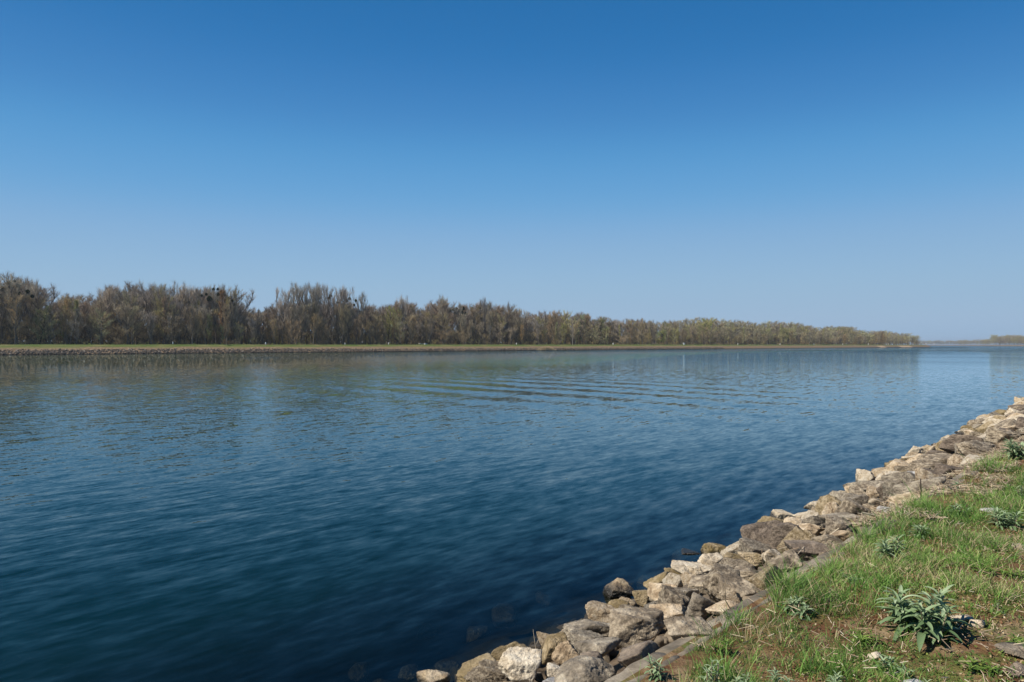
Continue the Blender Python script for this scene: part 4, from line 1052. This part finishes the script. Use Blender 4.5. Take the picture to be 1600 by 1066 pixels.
# the wood behind: one dense mass
def merged(name, items, mat_of):
    """items: (key, X, Y, base, sx, sz, rot, frac)"""
    groups = {}
    r = np.random.default_rng(3)
    for key, X, Y, base, sx_, sz_, rot, frac in items:
        a, lv = ARR[key]; c, s = math.cos(rot), math.sin(rot)
        M = np.array([[c*sx_, s*sx_, 0], [-s*sx_, c*sx_, 0], [0, 0, sz_]])
        q = a[3]; sel = q[r.random(len(q)) < frac]; V = a[2][sel.ravel()].reshape(-1, 4, 3)
        cen = V.mean(1, keepdims=True); V = cen+(V-cen)*np.array([1, 1, 1])*(1/math.sqrt(frac))
        V = V.reshape(-1, 3)@M+np.array([X, Y, base]); T = a[4][sel.ravel()]
        V2 = a[0]@M+np.array([X, Y, base])
        groups.setdefault('c_'+mat_of(key), []).append((V, np.arange(len(V)).reshape(-1, 4), T)); groups.setdefault('t', []).append((V2, a[1], np.zeros(len(V2))))
    allV, allQ, allT, mi = [], [], [], []; cnt = 0; me_m = []
    for gi, (g, L) in enumerate(groups.items()):
        me_m.append(M_TR if g == 't' else TM[g[2:]])
        for V, Q, T in L:
            allV.append(V); allQ.append(Q+cnt); allT.append(T); mi.append(np.full(len(Q), gi, np.int32)); cnt += len(V)
    me = mesh_np(name, np.concatenate(allV), np.concatenate(allQ), 4, False, np.concatenate(allT))
    for m in me_m: me.materials.append(m)
    me.polygons.foreach_set('material_index', np.concatenate(mi))
    return tag(link(name, me), kind='stuff')
MC = {s[0]: s[2] for s in SPEC}
items = []
for L0, step in ((274, 5.5), (283, 6), (293, 6.5), (306, 7), (322, 8)):
    Y = at(-60, L0)[1]
    while Y < 1080:
        X = -L0-random.uniform(-4, 4); px = px_of(X, Y)
        if px > 1432: break
        key = pick(px, 1)
        f = random.uniform(.72, .97)
        if 425 < px < 570: f = random.uniform(.6, .74)
        Ht = 2.8+(skyH(px, X, Y)-2.8)*f; s = (Ht-1.9)/20
        items.append((key, X, Y, 1.8, s*1.5, s, random.uniform(0, 6.28), .85)); Y += step*(1+max(0, Y-150)/400)*random.uniform(.8, 1.2)
merged('background_wood', items, lambda k: MC[k])
# undergrowth along the foot of the wood
items = []
Y = at(-60, 255)[1]
while Y < 1075:
    for L0 in (253, 262, 272, 284, 300, 318, 336):
        k = random.choice(['bushA', 'bushB', 'bushC'] if L0 < 256 or L0 in (284, 300, 318, 336) else ['bareA', 'bareB', 'narrowB', 'bushA', 'paleA', 'bareC'])
        hh = random.uniform(6, 10) if L0 > 280 else random.uniform(8, 13) if L0 > 255 else random.uniform(1.8, 4.2); s = hh/20
        items.append((k, -L0-random.uniform(-2, 2), Y+random.uniform(-3, 3), 1.8, s*1.7, s, random.uniform(0, 6.28), .75))
    Y += 4.2*(1+max(0, Y-150)/300)
merged('undergrowth', items, lambda k: MC[k])
# distant woods round the bend
items = []
for k, (x0, x1, z0, z1, hp, n) in enumerate([(1535, 1610, 1700, 1850, 12, 60), (1500, 1545, 2300, 2700, 6.5, 40), (1430, 1510, 2950, 3200, 5.5, 70), (1560, 1640, 1480, 1560, 9, 30)]):
    for q in range(n):
        t = (q+random.random())/n; px = x0+(x1-x0)*t
        zc0 = np.interp(px, [1300, 1380, 1440, 1500, 1530, 1560, 1600, 1690], [3400, 3200, 3000, 2600, 2100, 1800, 1650, 1450])
        zc = zc0+random.uniform(15, 70); X, Y = pt(px, zc)
        hpx = hp*random.uniform(.65, 1.0)*(1 if px > 1548 or k != 0 else .6)
        if k == 3: hpx *= .8
        Ht = 2.8+hpx*1.25*zc/F; s = (Ht-2)/20
        items.append((random.choice(['bareC', 'dullA', 'bareA', 'dullB', 'roundA']), X, Y, 2.0, s*1.5, s, random.uniform(0, 6), .5))
merged('distant_wood', items, lambda k: MC[k])

# ------------------------------------------------------------------ things on the far dyke
def plain_mat(name, c, rough=.7):
    m, nt = new_mat(name); b = NB(nt); n = b.noise(b.n('ShaderNodeTexCoord').outputs['Object'], 8., 4.)
    b.out(b.n('ShaderNodeBsdfPrincipled', {'Base Color': b.mix(b.rng_(n, .4, .7, 0., .4), c, tuple(v*.75 for v in c)), 'Roughness': rough}).outputs[0]); return m
WHT = plain_mat('white_paint', (.85, .84, .80)); GRY = plain_mat('grey_paint', (.33, .35, .36)); DRK = plain_mat('dark_band', (.06, .06, .06))
def box_bm(bm_, c, s, bev=.02):
    v = bmesh.ops.create_cube(bm_, size=1, matrix=Matrix.Translation(c)@Matrix.Diagonal((*s, 1)))['verts']
    bmesh.ops.bevel(bm_, geom=[e for e in bm_.edges if all(q in v for q in e.verts)], offset=bev, segments=2, affect='EDGES')
def bm_obj(name, fn, mat, parent):
    b_ = bmesh.new(); fn(b_); me = bpy.data.meshes.new(name); b_.to_mesh(me); b_.free(); me.materials.append(mat)
    return link(name, me, None, parent)
def post_fn(h, w):
    def f(b_):
        bmesh.ops.create_cone(b_, cap_ends=True, segments=12, radius1=w/2, radius2=w/2*.9, depth=h, matrix=Matrix.Translation((0, 0, h/2)))
        bmesh.ops.create_uvsphere(b_, u_segments=12, v_segments=6, radius=w/2*.9, matrix=Matrix.Translation((0, 0, h)))
    return f
mp_names = ['below the ochre-brown trees', 'left of the grey poplar dome', 'under the right end of the poplar dome', 'under the yellow-green tree', 'under the narrow pale poplar', 'under the slim whitish saplings', 'right of the grey box', 'two to the right of the grey box', 'before the broad pale olive crown', 'under the second pale olive crown', 'before the thin white far tree', 'before the dark pointed tree', 'near the tip of the dyke', 'at the very tip of the dyke']
for px, h, w, nm in zip([270, 415, 539, 607, 807, 958, 1153, 1219, 1272, 1317, 1357, 1388, 1447, 1460], [1.0, .9, .85, .95, 1.0, 1.1, 1.2, 1.2, 1.4, 1.4, 1.5, 1.6, 2.2, 2.2], [.34, .5, .3, .36, .4, .5, .5, .5, .55, .6, .7, .7, .9, .9], mp_names):
    X, Y, _ = at(px, 242.2)
    root = empty('marker_post', (X, Y, 2.84)); tag(root, f'white marker post on the far dyke {nm}', 'post', 'white marker posts along the far dyke')
    bm_obj('post_body', post_fn(h*.85, w*.85), WHT, root)
    bm_obj('band', lambda b_: bmesh.ops.create_cone(b_, cap_ends=True, segments=12, radius1=w*.44, radius2=w*.44, depth=h*.12, matrix=Matrix.Translation((0, 0, h*.12))), DRK, root)
X, Y, _ = at(1069, 243)
root = empty('control_cabinet', (X, Y, 2.84)); tag(root, 'pale grey box standing on the far dyke before the olive-topped grove', 'cabinet')
bm_obj('cabinet_body', lambda b_: box_bm(b_, (0, 0, .7), (.9, 1.2, 1.4)), GRY, root); bm_obj('roof', lambda b_: box_bm(b_, (0, 0, 1.45), (1.15, 1.45, .1)), GRY, root)
X, Y, _ = at(665, 243.5)
root = empty('concrete_block', (X, Y, 2.84)); tag(root, 'low pale concrete block with a sloping slab on the far dyke before brown trees', 'block')
bm_obj('block_body', lambda b_: box_bm(b_, (0, 0, .3), (1., 1.3, .65), .05), GRY, root); bm_obj('slab', lambda b_: box_bm(b_, (0, -2.6, .45), (.7, 2.2, .12), .02), WHT, root)
# reed clump at the far waterline
def reeds(px, L, n, w, h, mat, label, seed):
    X0, Y0, zc = at(px, L); r = np.random.default_rng(seed)
    root_xy = np.array([X0, Y0])
    Y = r.normal(0, w/2.2, n); X = r.normal(0, .7, n); hh = h*np.exp(-(Y/w)**2)*r.uniform(.6, 1.1, n)
    o = blades('reed_clump', X, Y, np.zeros(n), hh, np.full(n, .07), r.uniform(.15, .6, n), r.random(n), mat, seed)
    o.location = (X0, Y0, .1); tag(o, label, 'reeds')
REED = simple_tint('dry_reed', [(0, (.34, .25, .14)), (1, (.58, .46, .29))], .8)
reeds(853, 231.5, 2600, 6.5, 2.1, REED, 'straw-yellow dry reed clump at the far waterline below the ochre bush', 51)
def sandpatch(px0, px1, nm):
    (Xa, Ya, _), (Xb, Yb, _) = at(px0, 232), at(px1, 232)
    ys = np.linspace(Ya, Yb, 30); 
    o = grid_mesh('sand_patch', np.linspace(-FL-4.5, -FL+.6, 8), ys, lambda X, Y: np.interp(-X-FL, [-.6, 0, 1.2, 3.2, 5], [-.25, .02, .6, 1.4, 1.8])+.05, SAND)
    return tag(o, kind='structure')
SAND = plain_mat('sand', (.38, .26, .15), .95)
sandpatch(1374, 1384, ''); sandpatch(1407, 1425, '')

# ------------------------------------------------------------------ haze
HAZE = True
if HAZE:
    m, nt = new_mat('haze_air'); b = NB(nt)
    v = b.n('ShaderNodeVolumePrincipled', {'Color': (.72, .82, .95, 1), 'Density': .00012, 'Anisotropy': .3})
    b.out(None, v.outputs[0])
    bmh = bmesh.new(); bmesh.ops.create_cube(bmh, size=1); me = bpy.data.meshes.new('haze'); bmh.to_mesh(me); bmh.free(); me.materials.append(m)
    hz = link('haze', me); hz.scale = (20000, 20000, 36.2); hz.location = (0, 0, -5.2+18.1); tag(hz, kind='stuff')
